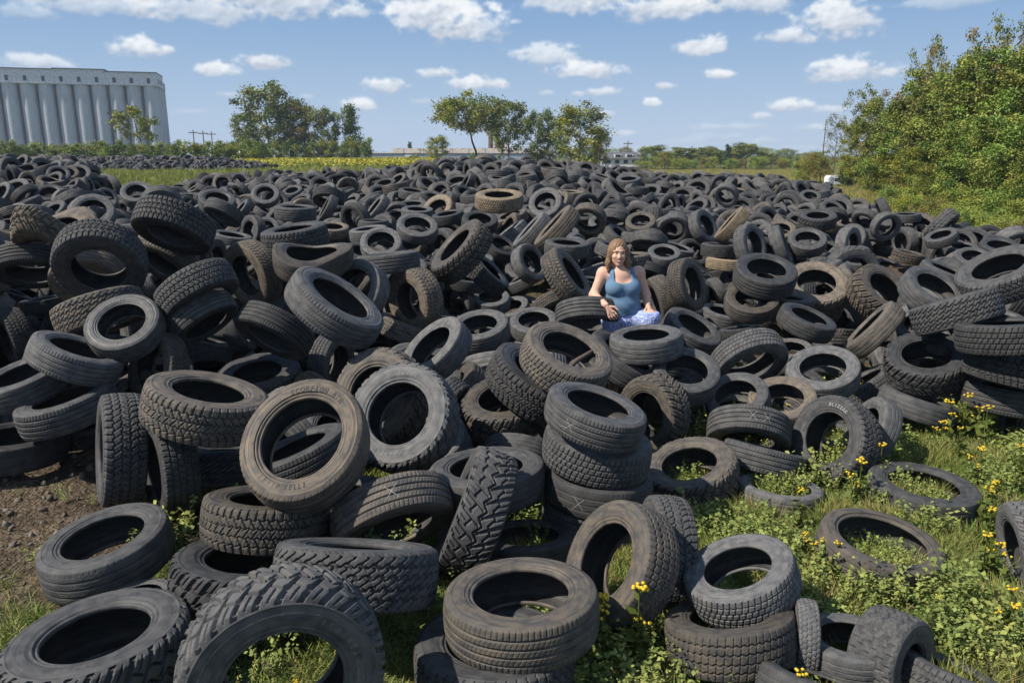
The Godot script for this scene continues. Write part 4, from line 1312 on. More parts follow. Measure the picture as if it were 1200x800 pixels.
	tree_at("young_tree", tree_meshes(175, {"spread": 0.42, "base": 0.45, "limbs": 9, "twigs": 3, "leaves": 2200, "leaf": 0.05, "clump": 0.10, "palette": yellow + olive, "trunk": 0.02, "shape": "open", "rise": 0.3, "lean": Vector3(-0.25, 0, 0)}), 166, 118, 124, 28, 0.42, "sparse leaning young tree in front of the grain elevator", "", "tree", 0.0)
	for k in 12:
		tree_at("shrub", clumpy[k % 2], 262.0 + k * 15.0, 147, 172 - 5.0 * absf(sin(k * 2.1)), 13, 0.62, "%s undergrowth shrub below the field trees" % ["yellow-green", "green"][k % 2], "undergrowth below the field trees", "bush")
	for k in 4:
		tree_at("shrub", clumpy[k % 2], 486.0 + k * 70.0, 118, 184 - 3.0 * absf(sin(k * 2.7)), 8, 0.62, "%s shrub between the warehouse and the heap" % ["yellow-green", "green"][k % 2], "shrubs before the warehouse", "bush")
	# the line of trees at the right-hand end of the fields
	for e in [[765, 150, 171, 19, 0], [780, 146, 178, 16, 2], [802, 150, 173, 19, 1], [831, 160, 174, 20, 3], [876, 152, 168, 22, 0], [894, 150, 178, 14, 1], [916, 170, 184, 17, 3], [815, 170, 180, 15, 4], [858, 165, 179, 15, 3], [846, 155, 176, 14, 1], [905, 160, 181, 13, 4]]:
		tree_at("field_tree", far[e[4]], e[0], e[1], e[2], e[3], 0.34, "%s tree in the row beyond the back of the heap" % ["dark olive", "olive", "yellow-green", "dark green", "reddish olive"][e[4]], "row of trees beyond the heap")
	var sp := tree_meshes(181, {"spread": 0.26, "base": 0.05, "limbs": 40, "twigs": 2, "leaves": 4200, "leaf": 0.04, "clump": 0.05, "palette": spruce, "trunk": 0.016, "shape": "cone", "rise": -0.15})
	for e in [[854, 140, 168, 9], [936, 160, 181, 7], [926, 165, 184, 6], [994, 58, 190, 17], [480, 220, 165, 6]]:
		tree_at("spruce_tree", sp, e[0], e[1], e[2], e[3], 0.26, "dark pointed spruce among broadleaf trees", "dark spruces")
	for k in 15:
		tree_at("bush", bush[k % 3], 752.0 + k * 14.5 + 5.0 * sin(k * 3.0), 132 + 9.0 * sin(k * 1.7), 190 - 5.0 * absf(sin(k * 2.3)), 11 + 3.0 * sin(k * 5.0), 0.62, "%s bush in the row of trees beyond the heap" % ["yellow-green", "green", "rust-tinged"][k % 3], "bushes beyond the heap", "bush")
	# shrubs before the grain elevator, and the far tree line
	rng.seed = 31
	for k in 17:
		var px := -6.0 + k * 19.0
		tree_at("shrub", clumpy[1 if k % 3 else 0], px, 108 + rng.randf_range(-4, 4), 172 - rng.randf_range(-3, 3), 15 + rng.randf_range(-2, 5), 0.62, "%s shrub in the hedge row before the grain elevator" % ("bright green" if k % 3 else "yellow-green"), "hedge row before the grain elevator", "bush")
	for k in 44:
		var px := 232.0 + k * 17.0 + rng.randf_range(-7, 7)
		if px > 600 and px < 640: continue
		tree_at("distant_tree", bush[k % 3], px, 330 + rng.randf_range(-40, 40), 177 - rng.randf_range(-3, 4), 9 + rng.randf_range(0, 5), 0.62, "%s tree in the far tree line" % ["yellow-green", "green", "rust-tinged olive"][k % 3], "far tree line")

func scatter(called: String, mesh: Mesh, material: Material, places: Array, label: String, category: String) -> void:
	var mm := MultiMesh.new()
	mm.transform_format = MultiMesh.TRANSFORM_3D
	mm.use_colors = true
	mm.mesh = mesh
	mm.instance_count = places.size()
	for i in places.size():
		mm.set_instance_transform(i, places[i][0])
		mm.set_instance_color(i, places[i][1] * 1.4)
	var mi := MultiMeshInstance3D.new()
	mi.multimesh = mm
	mi.material_override = material
	mi.name = numbered(called)
	add_child(mi)
	tag(mi, label, category, "", "stuff")

func grass_tuft(sd: int, blades: int, spread: float, droop: float, thin: float) -> ArrayMesh:
	var r := RandomNumberGenerator.new()
	r.seed = sd
	var mb := MB.new()
	mb.colored = true
	for k in blades:
		var w := r.randf() * TAU
		var p := Vector3(cos(w), 0, sin(w)) * spread * sqrt(r.randf())
		var h := r.randf_range(0.45, 1.0)
		var lean := Vector3(r.randf_range(-1, 1), 0, r.randf_range(-1, 1)) * droop
		var side := Vector3(sin(w * 3.0), 0, cos(w * 3.0)) * thin
		mb.col = Color(1, 1, 1) * r.randf_range(0.5, 0.9) if r.randf() < 0.85 else Color(1.0, 0.82, 0.66)
		var i := mb.add(p - side); mb.add(p + side)
		var q := p + Vector3(0, h * 0.55, 0) + lean * 0.3
		mb.add(q - side * 0.8); mb.add(q + side * 0.8)
		mb.add(p + Vector3(0, h * (1.0 - 0.3 * droop), 0) + lean)
		mb.tri(i, i + 1, i + 2); mb.tri(i + 1, i + 3, i + 2); mb.tri(i + 2, i + 3, i + 4)
	return mb.mesh()

func weed(sd: int, n: int, leaf_size: float) -> ArrayMesh:      # a low leafy plant of height 1
	var r := RandomNumberGenerator.new()
	r.seed = sd
	var mb := MB.new()
	mb.colored = true
	for s in 6:
		var w := r.randf() * TAU
		var lean := Vector3(cos(w), 0, sin(w)) * r.randf_range(0.1, 0.55)
		for k in n / 6:
			var f := r.randf_range(0.1, 1.0)
			var p := lean * f + Vector3(0, f * r.randf_range(0.8, 1.0), 0) + Vector3(r.randf_range(-1, 1), 0, r.randf_range(-1, 1)) * 0.06
			leaf(mb, p, leaf_size * r.randf_range(0.6, 1.2), Color(1, 1, 1) * r.randf_range(0.5, 0.98), r, 0.8)
	return mb.mesh()

func on_tyre(x: float, z: float) -> bool:
	for e in HAND:
		if e[3] > 0.75: continue
		var q := Vector3(x - e[2], 0.08 - e[3], z - e[4])
		var n := Vector3(e[5], e[6], e[7])
		var y := q.dot(n)
		var rad := (q - n * y).length()
		if absf(y) < KIND[e[0]][0] * 0.5 * e[8] + 0.02 and rad < 0.5 * e[8] + 0.02 and rad > KIND[e[0]][1] * e[8] - 0.03: return true
	return false

func low_plants() -> void:
	var lush := func(x: float, z: float) -> float:
		return clampf(smoothstep(0.3, 1.6, x + 0.25 * (z + 4.0)) + 0.15, 0.0, 1.0)
	rng.seed = 41
	var sets := [[], [], []]
	var weeds := [[], []]
	for k in 70000:
		var d := sqrt(rng.randf_range(2.4 * 2.4, 8.6 * 8.6))
		var x := rng.randf_range(-0.75, 0.78) * d
		var z := -d
		var b := bare(x, z)
		var l: float = lush.call(x, z)
		if rng.randf() < b * 1.05: continue
		if -z > 6.0 and x < 1.2: continue
		if rng.randf() > 0.45 + 0.55 * l: continue
		if on_tyre(x, z): continue
		var n := noise.get_noise_2d(x * 26.0, z * 26.0)
		var h := lerpf(0.05, 0.145, l) * rng.randf_range(0.6, 1.5) * (1.0 + 0.7 * n)
		var c := Color(0.14, 0.215, 0.05).lerp(Color(0.26, 0.29, 0.095), clampf(0.35 + n * 1.3 + rng.randf_range(-0.3, 0.3), 0, 1))
		if rng.randf() < 0.12: c = Color(0.30, 0.24, 0.14)
		sets[k % 3].append([Transform3D(Basis(Vector3.UP, rng.randf() * TAU) * Basis.from_scale(Vector3(1.0, h / 0.12, 1.0) * 0.14), Vector3(x, ground_height(x, z) - 0.005, z)), c])
	for k in 3:
		scatter("grass", grass_tuft(200 + k, 16, 0.55, 0.6, 0.022), M["grass"], sets[k], ["short green grass growing between the tyres", "dry yellowish grass mixed into the turf", "coarse grass among the weeds"][k], "grass")
	for k in 9000:
		var d := sqrt(rng.randf_range(2.6 * 2.6, 8.2 * 8.2))
		var x := rng.randf_range(-0.7, 0.78) * d
		var z := -d
		var l: float = lush.call(x, z)
		var n := noise.get_noise_2d(x * 17.0 + 90.0, z * 17.0)
		if -z > 5.6 and x < 1.6: continue
		if rng.randf() > l * clampf(0.42 + 1.6 * n, 0.05, 1.0) or on_tyre(x, z): continue
		var h := rng.randf_range(0.07, 0.25) * (0.7 + 0.8 * clampf(n + 0.4, 0, 1))
		var c := Color(0.13, 0.18, 0.045).lerp(Color(0.25, 0.27, 0.075), rng.randf())
		weeds[k % 2].append([Transform3D(Basis(Vector3.UP, rng.randf() * TAU) * Basis.from_scale(Vector3(h * 1.1, h, h * 1.1)), Vector3(x, ground_height(x, z), z)), c])
	# the weeds standing inside a few tyres
	for q in [[2.18, -4.14, 0.17], [1.98, -5.25, 0.2], [1.45, -5.8, 0.19], [2.46, -5.5, 0.2], [2.3, -6.2, 0.17], [1.9, -6.2, 0.16], [2.86, -4.98, 0.14]]:
		for k in int(1300 * q[2] * q[2]):
			var w := rng.randf() * TAU
			var rr: float = q[2] * sqrt(rng.randf())
			var h := rng.randf_range(0.1, 0.24)
			weeds[k % 2].append([Transform3D(Basis(Vector3.UP, w * 3.0) * Basis.from_scale(Vector3(h, h, h)), Vector3(q[0] + cos(w) * rr, 0.0, q[1] + sin(w) * rr)), Color(0.13, 0.18, 0.045).lerp(Color(0.25, 0.27, 0.075), rng.randf())])
	for k in 2:
		scatter("weeds", weed(220 + k, 170, [0.085, 0.12][k]), M["grass"], weeds[k], ["low feathery weeds covering the grass", "broader-leaved low weeds in the grass"][k], "weeds")
	# clods and pebbles on the bare patch
	var clods := []
	for k in 1500:
		var x := rng.randf_range(-5.2, -0.6)
		var z := rng.randf_range(-6.8, -3.0)
		if rng.randf() > bare(x, z) or on_tyre(x, z): continue
		var q := 0.006 + 0.03 * pow(rng.randf(), 3.0)
		clods.append([Transform3D(Basis.from_euler(Vector3(rng.randf(), rng.randf(), rng.randf()) * TAU) * Basis.from_scale(Vector3(q, q * 0.7, q * rng.randf_range(0.7, 1.3))), Vector3(x, ground_height(x, z) + q * 0.2, z)), Color(0.11, 0.09, 0.07).lerp(Color(0.2, 0.18, 0.155), rng.randf())])
	scatter("clods", rock(7), M["grass"], clods, "clods and pebbles scattered on the bare earth", "soil")
	# flowering tansies, one by one
	var protos := []
	for k in 4: protos.append(tansy(300 + k))
	var heads := [[706, 692, 0.42], [704, 708, 0.36], [750, 681, 0.48], [521, 757, 0.28], [945, 621, 0.26], [984, 629, 0.34], [967, 626, 0.3], [1159, 621, 0.4], [1174, 632, 0.34], [1187, 690, 0.36], [1191, 710, 0.3], [939, 784, 0.36], [1106, 494, 0.34], [1126, 505, 0.34], [1152, 524, 0.36], [1159, 474, 0.46], [1050, 471, 0.4], [1035, 519, 0.42], [1011, 538, 0.45], [1160, 566, 0.36], [1168, 560, 0.3], [1164, 592, 0.36], [1154, 459, 0.5], [1197, 524, 0.35], [925, 470, 0.34], [939, 570, 0.35], [1114, 472, 0.44], [1135, 462, 0.5], [640, 788, 0.2], [345, 795, 0.2], [1010, 600, 0.22], [1100, 700, 0.24]]
	for k in heads.size():
		var e: Array = heads[k]
		var p := at_height(e[0], e[1], e[2])
		var t := Transform3D(Basis(Vector3.UP, k * 1.7) * Basis.from_scale(Vector3.ONE * e[2]), Vector3(p.x, ground_height(p.x, p.z) - 0.01, p.z))
		var lab := "yellow-flowered weed in the grass at the edge of the heap"
		if k < 2: lab = "yellow-flowered weed growing in front of the zigzag-grooved tyre"
		elif k == 2: lab = "tall single-headed yellow-flowered weed before the zigzag-grooved tyre"
		elif k == 3: lab = "small yellow-flowered weed beside the brown-dusted ribbed tyre"
		elif k in [4, 5, 6]: lab = "yellow-flowered weed beside the thin tyre lying alone in grass"
		elif k == 11: lab = "yellow-flowered weed in front of the honeycomb-tread tyre"
		var o: Node3D = protos[k % 4]
		var node: Node3D = o.duplicate()
		node.name = numbered("flowering_weed")
		add_child(node)
		node.transform = t
		tag(node, lab, "wildflower", "yellow-flowered weeds")
	for o in protos: o.free()
	# meadow behind: coarse grass on the right, golden flowers on the left
	var tall := []
	for k in 16000:
		var d := sqrt(rng.randf_range(24.0 * 24.0, 125.0 * 125.0))
		var x := rng.randf_range(0.08, 0.62) * d
		if pile_height(x, -d) > 0.05: continue
		var h := rng.randf_range(0.2, 0.55)
		tall.append([Transform3D(Basis(Vector3.UP, rng.randf() * TAU) * Basis.from_scale(Vector3(0.7, h, 0.7)), Vector3(x, 0.0, -d)), Color(0.20, 0.205, 0.055).lerp(Color(0.30, 0.27, 0.10), rng.randf())])
	for k in 5000:
		var d := rng.randf_range(11.0, 30.0)
		var x := rng.randf_range(0.42, 0.85) * d
		if pile_height(x, -d) > 0.05: continue
		var h := rng.randf_range(0.15, 0.5)
		tall.append([Transform3D(Basis(Vector3.UP, rng.randf() * TAU) * Basis.from_scale(Vector3(0.5, h, 0.5)), Vector3(x, 0.0, -d)), Color(0.14, 0.17, 0.04).lerp(Color(0.24, 0.23, 0.07), rng.randf())])
	for k in 9000:
		var d := rng.randf_range(30.0, 110.0)
		var x := rng.randf_range(-0.6, -0.08) * d
		if far_heap(x, -d) > 0.15: continue
		var h := rng.randf_range(0.3, 0.7)
		tall.append([Transform3D(Basis(Vector3.UP, rng.randf() * TAU) * Basis.from_scale(Vector3(1.1, h, 1.1)), Vector3(x, ground_height(x, -d), -d)), Color(0.15, 0.20, 0.045).lerp(Color(0.25, 0.26, 0.07), rng.randf())])
	var gold := []
	for k in 15000:
		var d := 62.0 + 130.0 * pow(rng.randf(), 0.8)
		var x := rng.randf_range(-0.6, -0.06) * d
		if far_heap(x, -d) > 0.15: continue
		var n := noise.get_noise_2d(x * 1.4, -d * 1.4)
		if d < 105.0 and rng.randf() > smoothstep(80.0, 105.0, d) * 0.8 + (0.25 if n > 0.1 else 0.0): continue
		var h := rng.randf_range(0.6, 1.0)
		gold.append([Transform3D(Basis(Vector3.UP, rng.randf() * TAU) * Basis.from_scale(Vector3(h * 1.4, h, h * 1.4)), Vector3(x, ground_height(x, -d), -d)), Color(1, 1, 1) * rng.randf_range(0.55, 0.85)])
	scatter("meadow_grass", grass_tuft(230, 26, 0.7, 0.35, 0.018), M["grass"], tall, "tall yellowing meadow grass between the heap and the thicket", "grass")
	scatter("goldenrod", goldenrod(), M["grass"], gold, "field of yellow flowers behind the heap", "flower field")

func rock(sd: int) -> ArrayMesh:
	var r := RandomNumberGenerator.new()
	r.seed = sd
	var mb := MB.new()
	mb.colored = true
	mb.col = Color(0.72, 0.72, 0.72)
	for i in 9:
		for j in 6:
			var w := TAU * i / 9
			var v := PI * j / 5.0
			var f := 1.0 + 0.22 * sin(i * 4.1 + j * 2.3) + 0.15 * cos(i * 2.2 - j * 5.0)
			if j == 0 or j == 5: f = 1.0
			mb.add(Vector3(cos(w) * sin(v), cos(v), sin(w) * sin(v)) * f)
	mb.grid(9, 6, true, false)
	return mb.mesh()

func goldenrod() -> ArrayMesh:
	var r := RandomNumberGenerator.new()
	r.seed = 9
	var mb := MB.new()
	mb.colored = true
	for k in 60:
		var w := r.randf() * TAU
		var f := r.randf()
		var p := Vector3(cos(w), 0, sin(w)) * 0.55 * sqrt(r.randf()) + Vector3(0, f, 0)
		leaf(mb, p, 0.22, Color(0.46, 0.40, 0.05) if f > 0.6 and r.randf() < 0.62 else Color(0.17, 0.21, 0.045), r)
	return mb.mesh()

func tansy(sd: int) -> Node3D:          # a flowering weed of height 1
	var r := RandomNumberGenerator.new()
	r.seed = sd
	var o := Node3D.new()
	var stems := MB.new()
	var leaves := MB.new()
	leaves.colored = true
	var heads := MB.new()
	for s in 3:
		var w := r.randf() * TAU
		var lean := Vector3(cos(w), 0, sin(w)) * r.randf_range(0.03, 0.22) * (0.0 if s == 0 else 1.0)
		var h := 1.0 if s == 0 else r.randf_range(0.6, 0.9)
		stems.tube([Vector3.ZERO, lean * 0.4 + Vector3(0, h * 0.5, 0), lean + Vector3(0, h, 0)], [0.011, 0.009, 0.006], 5)
		for k in 22:
			var f := r.randf_range(0.08, 0.85)
			leaf(leaves, lean * f + Vector3(0, h * f, 0), r.randf_range(0.09, 0.2), Color(0.225, 0.33, 0.06).lerp(Color(0.39, 0.45, 0.09), r.randf()), r, 0.3)
		var count := (13 if s == 0 else 6) if sd % 2 == 0 else (7 if s == 0 else 0)
		for k in count:
			var p := lean + Vector3(r.randf_range(-1, 1), 0, r.randf_range(-1, 1)) * 0.07 + Vector3(0, h + r.randf_range(-0.03, 0.03), 0)
			stems.tube([lean + Vector3(0, h - 0.08, 0), p], [0.004, 0.004], 4, false)
			heads.tube([p + Vector3(0, -0.012, 0), p + Vector3(0, 0.004, 0), p + Vector3(0, 0.016, 0), p + Vector3(0, 0.022, 0)], [0.011, 0.022, 0.019, 0.006], 7)
	part("stem", stems.mesh(), M["stem"], o)
	part("leaves", leaves.mesh(), M["leaf"], o)
	part("flower_head", heads.mesh(), M["flower"], o)
	return o

# ------------------------------------------------------------------ buildings and masts
func box_part(called: String, parent: Node3D, c: Vector3, s: Vector3, m: Material) -> MeshInstance3D:
	var mb := MB.new()
	mb.box(Transform3D(Basis(), c), s)
	return part(called, mb.mesh(), m, parent)

func structures() -> void:
	var stain := ramp_texture(512, 0.012, 5, 61, [[0.0, Color(0.74, 0.75, 0.77)], [0.4, Color(0.88, 0.89, 0.91)], [0.7, Color(0.97, 0.97, 0.98)], [1.0, Color(1, 1, 1)]], 0.08)
	M["concrete"] = mat(lin(0.50, 0.525, 0.56), 0.9, stain, 0.05, false)
	M["concrete"].uv1_scale = Vector3(0.3, 0.02, 0.3)
	M["paint"] = mat(lin(0.68, 0.69, 0.71), 0.85, stain, 0.16, false)
	M["roof_dark"] = mat(lin(0.10, 0.10, 0.11), 0.9)
	M["glass_dark"] = mat(lin(0.02, 0.022, 0.025), 0.2)
	M["wall_grey"] = mat(lin(0.36, 0.41, 0.47), 0.85, stain, 0.3)
	M["wall_white"] = mat(lin(0.76, 0.76, 0.75), 0.85, stain, 0.3)
	M["rusty_roof"] = mat(lin(0.76, 0.71, 0.67), 0.85, ramp_texture(256, 0.02, 4, 71, [[0.0, Color(0.78, 0.66, 0.6)], [0.42, Color(0.95, 0.92, 0.9)], [1.0, Color(1, 1, 1)]], 0.1), 0.12)
	M["rust"] = mat(lin(0.16, 0.075, 0.05), 0.9)
	M["tan"] = mat(lin(0.30, 0.22, 0.14), 0.9)
	M["pole"] = mat(lin(0.11, 0.09, 0.075), 0.9)
	# grain elevator: local x runs along the front from its right-hand corner, z toward the viewer
	var d := 330.0
	var corner := at_depth(192, 175, d)
	var g := thing("grain_elevator", Vector3(corner.x, -0.4, corner.z), "long white-grey grain elevator of tall round silos behind the heap", "grain elevator")
	g.rotation.y = deg_to_rad(180.0 + 15.5)
	g.scale = Vector3(0.92, 1.0, 0.92)
	# after the turn, +x runs to the viewer's left and -z faces the viewer
	var sil := MB.new()
	var rows := 40
	for i in 40:
		for j in rows + 1:
			var f := float(j) / rows
			var w := TAU * i / 40.0
			var rr := 2.98 + 0.03 * (j % 2)
			sil.add(Vector3(cos(w) * rr, 30.6 * f, sin(w) * rr))
	sil.grid(40, rows + 1, true, true)
	var sm := sil.mesh()
	for k in 14:
		part("silo", sm, M["concrete"], g, Transform3D(Basis(Vector3.UP, k * 1.3), Vector3(3.5 + k * 7.0, 0, 3.5)))
	for r in range(1, 4):
		part("silo", sm, M["concrete"], g, Transform3D(Basis(Vector3.UP, r * 2.1), Vector3(3.5, 0, 3.5 + r * 7.0)))
	box_part("inner_wall", g, Vector3(49.6, 15, 18.0), Vector3(92, 30, 20), M["concrete"])
	var gal := box_part("gallery", g, Vector3(10.6, 33.0, 9.0), Vector3(20.9, 5.0, 17.4), M["paint"])
	gal.name = "gallery"
	box_part("gallery", g, Vector3(31.2, 33.35, 9.0), Vector3(20.2, 5.7, 17.5), M["paint"])
	box_part("gallery", g, Vector3(51.9, 33.2, 9.0), Vector3(21.1, 5.4, 17.6), M["paint"])
	for e in [[10.6, 35.65, 20.9], [31.2, 36.35, 20.4], [51.9, 36.05, 21.3]]:
		box_part("roof_edge", g, Vector3(e[0], e[1], 9.0), Vector3(e[2] + 0.3, 0.32, 18.2), M["roof_dark"])
	box_part("gallery", g, Vector3(66.6, 32.4, 9.0), Vector3(8.2, 3.8, 17.3), M["paint"])
	box_part("roof_edge", g, Vector3(66.4, 34.3, 9.0), Vector3(7.8, 0.3, 17.9), M["roof_dark"])
	box_part("gallery", g, Vector3(85.0, 33.0, 9.0), Vector3(28.6, 5.2, 17.4), M["paint"])
	for k in 9:
		var w := box_part("window", g, Vector3(3.6 + k * 6.95, 32.4, 0.22), Vector3(1.35, 2.0, 0.12), M["roof_dark"])
		box_part("pane", w, Vector3(3.6 + k * 6.95, 32.4, 0.13), Vector3(1.05, 1.7, 0.08), M["glass_dark"])
	box_part("window", g, Vector3(66.6, 32.6, 0.22), Vector3(1.4, 1.6, 0.12), M["roof_dark"])
	box_part("end_house", g, Vector3(3.6, 31.9, 22.0), Vector3(6.2, 2.8, 8.0), M["concrete"])
	for k in 3: box_part("window", g, Vector3(0.08, 32.4, 3.6 + k * 5.0), Vector3(0.14, 1.9, 1.3), M["roof_dark"])
	# long warehouse
	var a := at_depth(424, 190, 205)
	var b := at_depth(648, 190, 205)
	var top := at_depth(530, 173.6, 205).y
	var wh := thing("warehouse", Vector3(a.x, 0, a.z), "long low warehouse with grey wall and pale rusty upper band", "warehouse")
	var L := b.x - a.x
	box_part("wall", wh, Vector3(L * 0.5, 1.5, -6), Vector3(L, 3.0, 12), M["wall_grey"])
	box_part("roof", wh, Vector3(L * 0.58, 3.0 + (top - 3.0) * 0.5, -6), Vector3(L * 0.83, top - 3.0, 12.4), M["rusty_roof"])
	box_part("roof", wh, Vector3(L * 0.08, 3.15, -6), Vector3(L * 0.16, 0.35, 12.4), M["wall_white"])
	box_part("door", wh, Vector3(L * 0.245, 1.4, 0.05), Vector3(1.9, 2.4, 0.12), M["wall_white"])
	for k in 9: box_part("wall_joint", wh, Vector3(L * (0.22 + k * 0.085), 3.0 + (top - 3.0) * 0.5, 0.22), Vector3(0.12, top - 3.0, 0.08), M["wall_grey"])
	# white house with a grey roof
	a = at_depth(703, 200, 170)
	b = at_depth(753, 200, 170)
	L = b.x - a.x
	top = at_depth(725, 178, 170).y
	var ho := thing("white_house", Vector3(a.x, 0, a.z), "white house with dark grey roof and two roof windows behind the heap", "house")
	box_part("wall", ho, Vector3(L * 0.5, 0.9, -4), Vector3(L, 1.8, 8), M["wall_white"])
	var rf := MB.new()
	var e0 := 1.8
	var pr := [Vector3(-0.3, e0, 0.4), Vector3(L + 0.3, e0, 0.4), Vector3(L + 0.3, e0, -8.4), Vector3(-0.3, e0, -8.4), Vector3(0.7, top, -3.2), Vector3(L - 0.9, top, -3.2)]
	rf.quad(pr[0], pr[1], pr[5], pr[4]); rf.quad(pr[2], pr[3], pr[4], pr[5])
	for q in [[1, 2, 5], [3, 0, 4]]:
		var i := rf.add(pr[q[0]]); rf.add(pr[q[1]]); rf.add(pr[q[2]]); rf.tri(i, i + 2, i + 1)
	rf.quad(pr[3], pr[2], pr[1], pr[0])
	part("roof", rf.mesh(), M["roof_dark"], ho)
	for k in 2:
		var dm := box_part("roof_window", ho, Vector3(L * (0.42 + 0.27 * k), 2.35, -0.7), Vector3(1.5, 0.75, 0.9), M["wall_white"])
		box_part("pane", dm, Vector3(L * (0.42 + 0.27 * k), 2.37, -0.22), Vector3(1.1, 0.5, 0.06), M["glass_dark"])
	for k in 4: box_part("window", ho, Vector3(L * (0.2 + 0.2 * k), 1.15, 0.03), Vector3(0.9, 0.7, 0.08), M["glass_dark"])
	box_part("gable_wall", ho, Vector3(0.25, 1.7, 0.15), Vector3(1.6, 3.2, 0.3), M["wall_white"])
	# small pale roof by the clump of trees
	a = at_depth(268, 186, 200)
	var sh := thing("low_shed", Vector3(a.x, 0, a.z), "small low shed with pale roof beside the dark tree clump", "shed")
	box_part("wall", sh, Vector3(0, 1.2, 0), Vector3(7, 2.4, 5), M["wall_grey"])
	var sr := MB.new()
	sr.quad(Vector3(-3.8, 2.4, 3), Vector3(3.8, 2.4, 3), Vector3(3.0, 4.0, -1), Vector3(-2.6, 4.0, -1)); sr.quad(Vector3(3.8, 2.4, -3), Vector3(-3.8, 2.4, -3), Vector3(-2.6, 4.0, -1), Vector3(3.0, 4.0, -1))
	part("roof", sr.mesh(), M["wall_white"], sh)
	# works tower, tan block and stacks behind the trees
	a = at_depth(577, 188, 300)
	var tw := thing("works_tower", Vector3(a.x, 0, a.z), "dark brown pair of works chimneys beside the slim olive tree", "tower")
	var ty := at_depth(577, 157, 300).y
	for k in 2:
		var mb := MB.new()
		mb.tube([Vector3(k * 2.4 - 0.6, 0, 0), Vector3(k * 2.4 - 0.6, ty * 0.94, 0), Vector3(k * 2.4 - 0.6, ty * 0.95, 0), Vector3(k * 2.4 - 0.6, ty, 0)], [1.0, 0.9, 1.15, 1.15], 12)
		part("chimney", mb.mesh(), M["rust"], tw)
	box_part("base_block", tw, Vector3(0.5, 2.6, -2), Vector3(6, 5.2, 4), M["tan"])
	a = at_depth(597, 188, 310)
	var tb := thing("tan_building", Vector3(a.x, 0, a.z), "tan blocky building between field trees", "building")
	box_part("wall", tb, Vector3(0, 2.4, 0), Vector3(9, 4.8, 8), M["tan"])
	box_part("roof", tb, Vector3(0, 4.95, 0), Vector3(9.4, 0.3, 8.4), M["roof_dark"])
	box_part("upper_storey", tb, Vector3(-1.5, 6.2, 0), Vector3(3, 2.2, 4), M["rusty_roof"])
	for k in 3: box_part("window", tb, Vector3(-2.8 + k * 2.8, 3.4, 4.03), Vector3(1.2, 1.4, 0.1), M["glass_dark"])
	a = at_depth(703, 188, 240)
	var st := thing("rusty_stack", Vector3(a.x, 0, a.z), "thin rusty smokestack rising beside the yellow-green tree", "smokestack")
	var sy := at_depth(703, 157, 240).y
	var mb2 := MB.new()
	mb2.tube([Vector3(0, 0, 0), Vector3(0, sy - 0.4, 0), Vector3(0, sy - 0.38, 0), Vector3(0, sy, 0)], [0.8, 0.62, 0.78, 0.78], 12)
	part("shaft", mb2.mesh(), M["rust"], st)
	box_part("base_block", st, Vector3(0, 1.2, 0), Vector3(2.6, 2.4, 2.6), M["tan"])
	# utility poles
	for e in [[225.5, 152, 190], [237, 153, 196], [247, 154, 205], [811, 171, 190], [736, 165, 200], [968, 140, 64]]:
		var p := at_depth(e[0], e[1], e[2])
		var small: bool = e[0] > 960
		var po := thing("utility_pole", Vector3(p.x, 0, p.z), "bare dead pole standing beside the half-bare tree" if small else ("wooden utility pole with crossarm beyond the grain elevator" if e[0] < 300 else ("slim mast behind the white house" if e[0] < 760 else "utility pole above the row of trees")), "pole", "" if e[0] > 300 else "utility poles by the elevator")
		var m3 := MB.new()
		m3.tube([Vector3(0, 0, 0), Vector3(0.05, p.y, 0)], [0.16 if not small else 0.06, 0.11 if not small else 0.025], 7)
		part("shaft", m3.mesh(), M["pole"], po)
		if not small:
			box_part("crossarm", po, Vector3(0.05, p.y - 0.7, 0), Vector3(2.3, 0.18, 0.14), M["pole"])
			for s in [-0.9, -0.35, 0.35, 0.9]: box_part("insulator", po, Vector3(0.05 + s, p.y - 0.48, 0), Vector3(0.12, 0.24, 0.12), M["wall_grey"])
	# white trailer half hidden by the thicket
	a = at_depth(975, 218, 60)
	var tl := thing("white_trailer", Vector3(a.x, 0, a.z), "small white trailer standing in the meadow by the thicket", "trailer")
	tl.scale = Vector3.ONE * 0.42
	var t4 := MB.new()
	var outline := [Vector2(-1.1, 0.45), Vector2(1.05, 0.45), Vector2(1.15, 1.0), Vector2(1.0, 2.0), Vector2(0.6, 2.3), Vector2(-0.75, 2.3), Vector2(-1.1, 1.9)]
	for k in outline.size():
		var u: Vector2 = outline[k]
		var v: Vector2 = outline[(k + 1) % outline.size()]
		t4.quad(Vector3(u.x, u.y, -1), Vector3(v.x, v.y, -1), Vector3(v.x, v.y, 1), Vector3(u.x, u.y, 1))
	for s in [1.0, -1.0]:
		var i := t4.add(Vector3(0, 1.3, s))
		for u in outline: t4.add(Vector3(u.x, u.y, s))
		for k in outline.size():
			var q := i + 1 + k
			var w := i + 1 + (k + 1) % outline.size()
			if s > 0: t4.tri(i, w, q)
			else: t4.tri(i, q, w)
	part("shell", t4.mesh(), M["wall_white"], tl)
	box_part("window", tl, Vector3(0.35, 1.6, 1.02), Vector3(0.7, 0.5, 0.05), M["glass_dark"])
	box_part("door", tl, Vector3(-0.5, 1.3, 1.02), Vector3(0.55, 1.4, 0.04), M["wall_grey"])
	for s in [-0.5, 0.5]:
		var wm := MB.new()
		wm.tube([Vector3(s, 0.3, 0.75), Vector3(s, 0.3, 1.0)], [0.32, 0.32], 14)
		part("wheel", wm.mesh(), M["roof_dark"], tl)

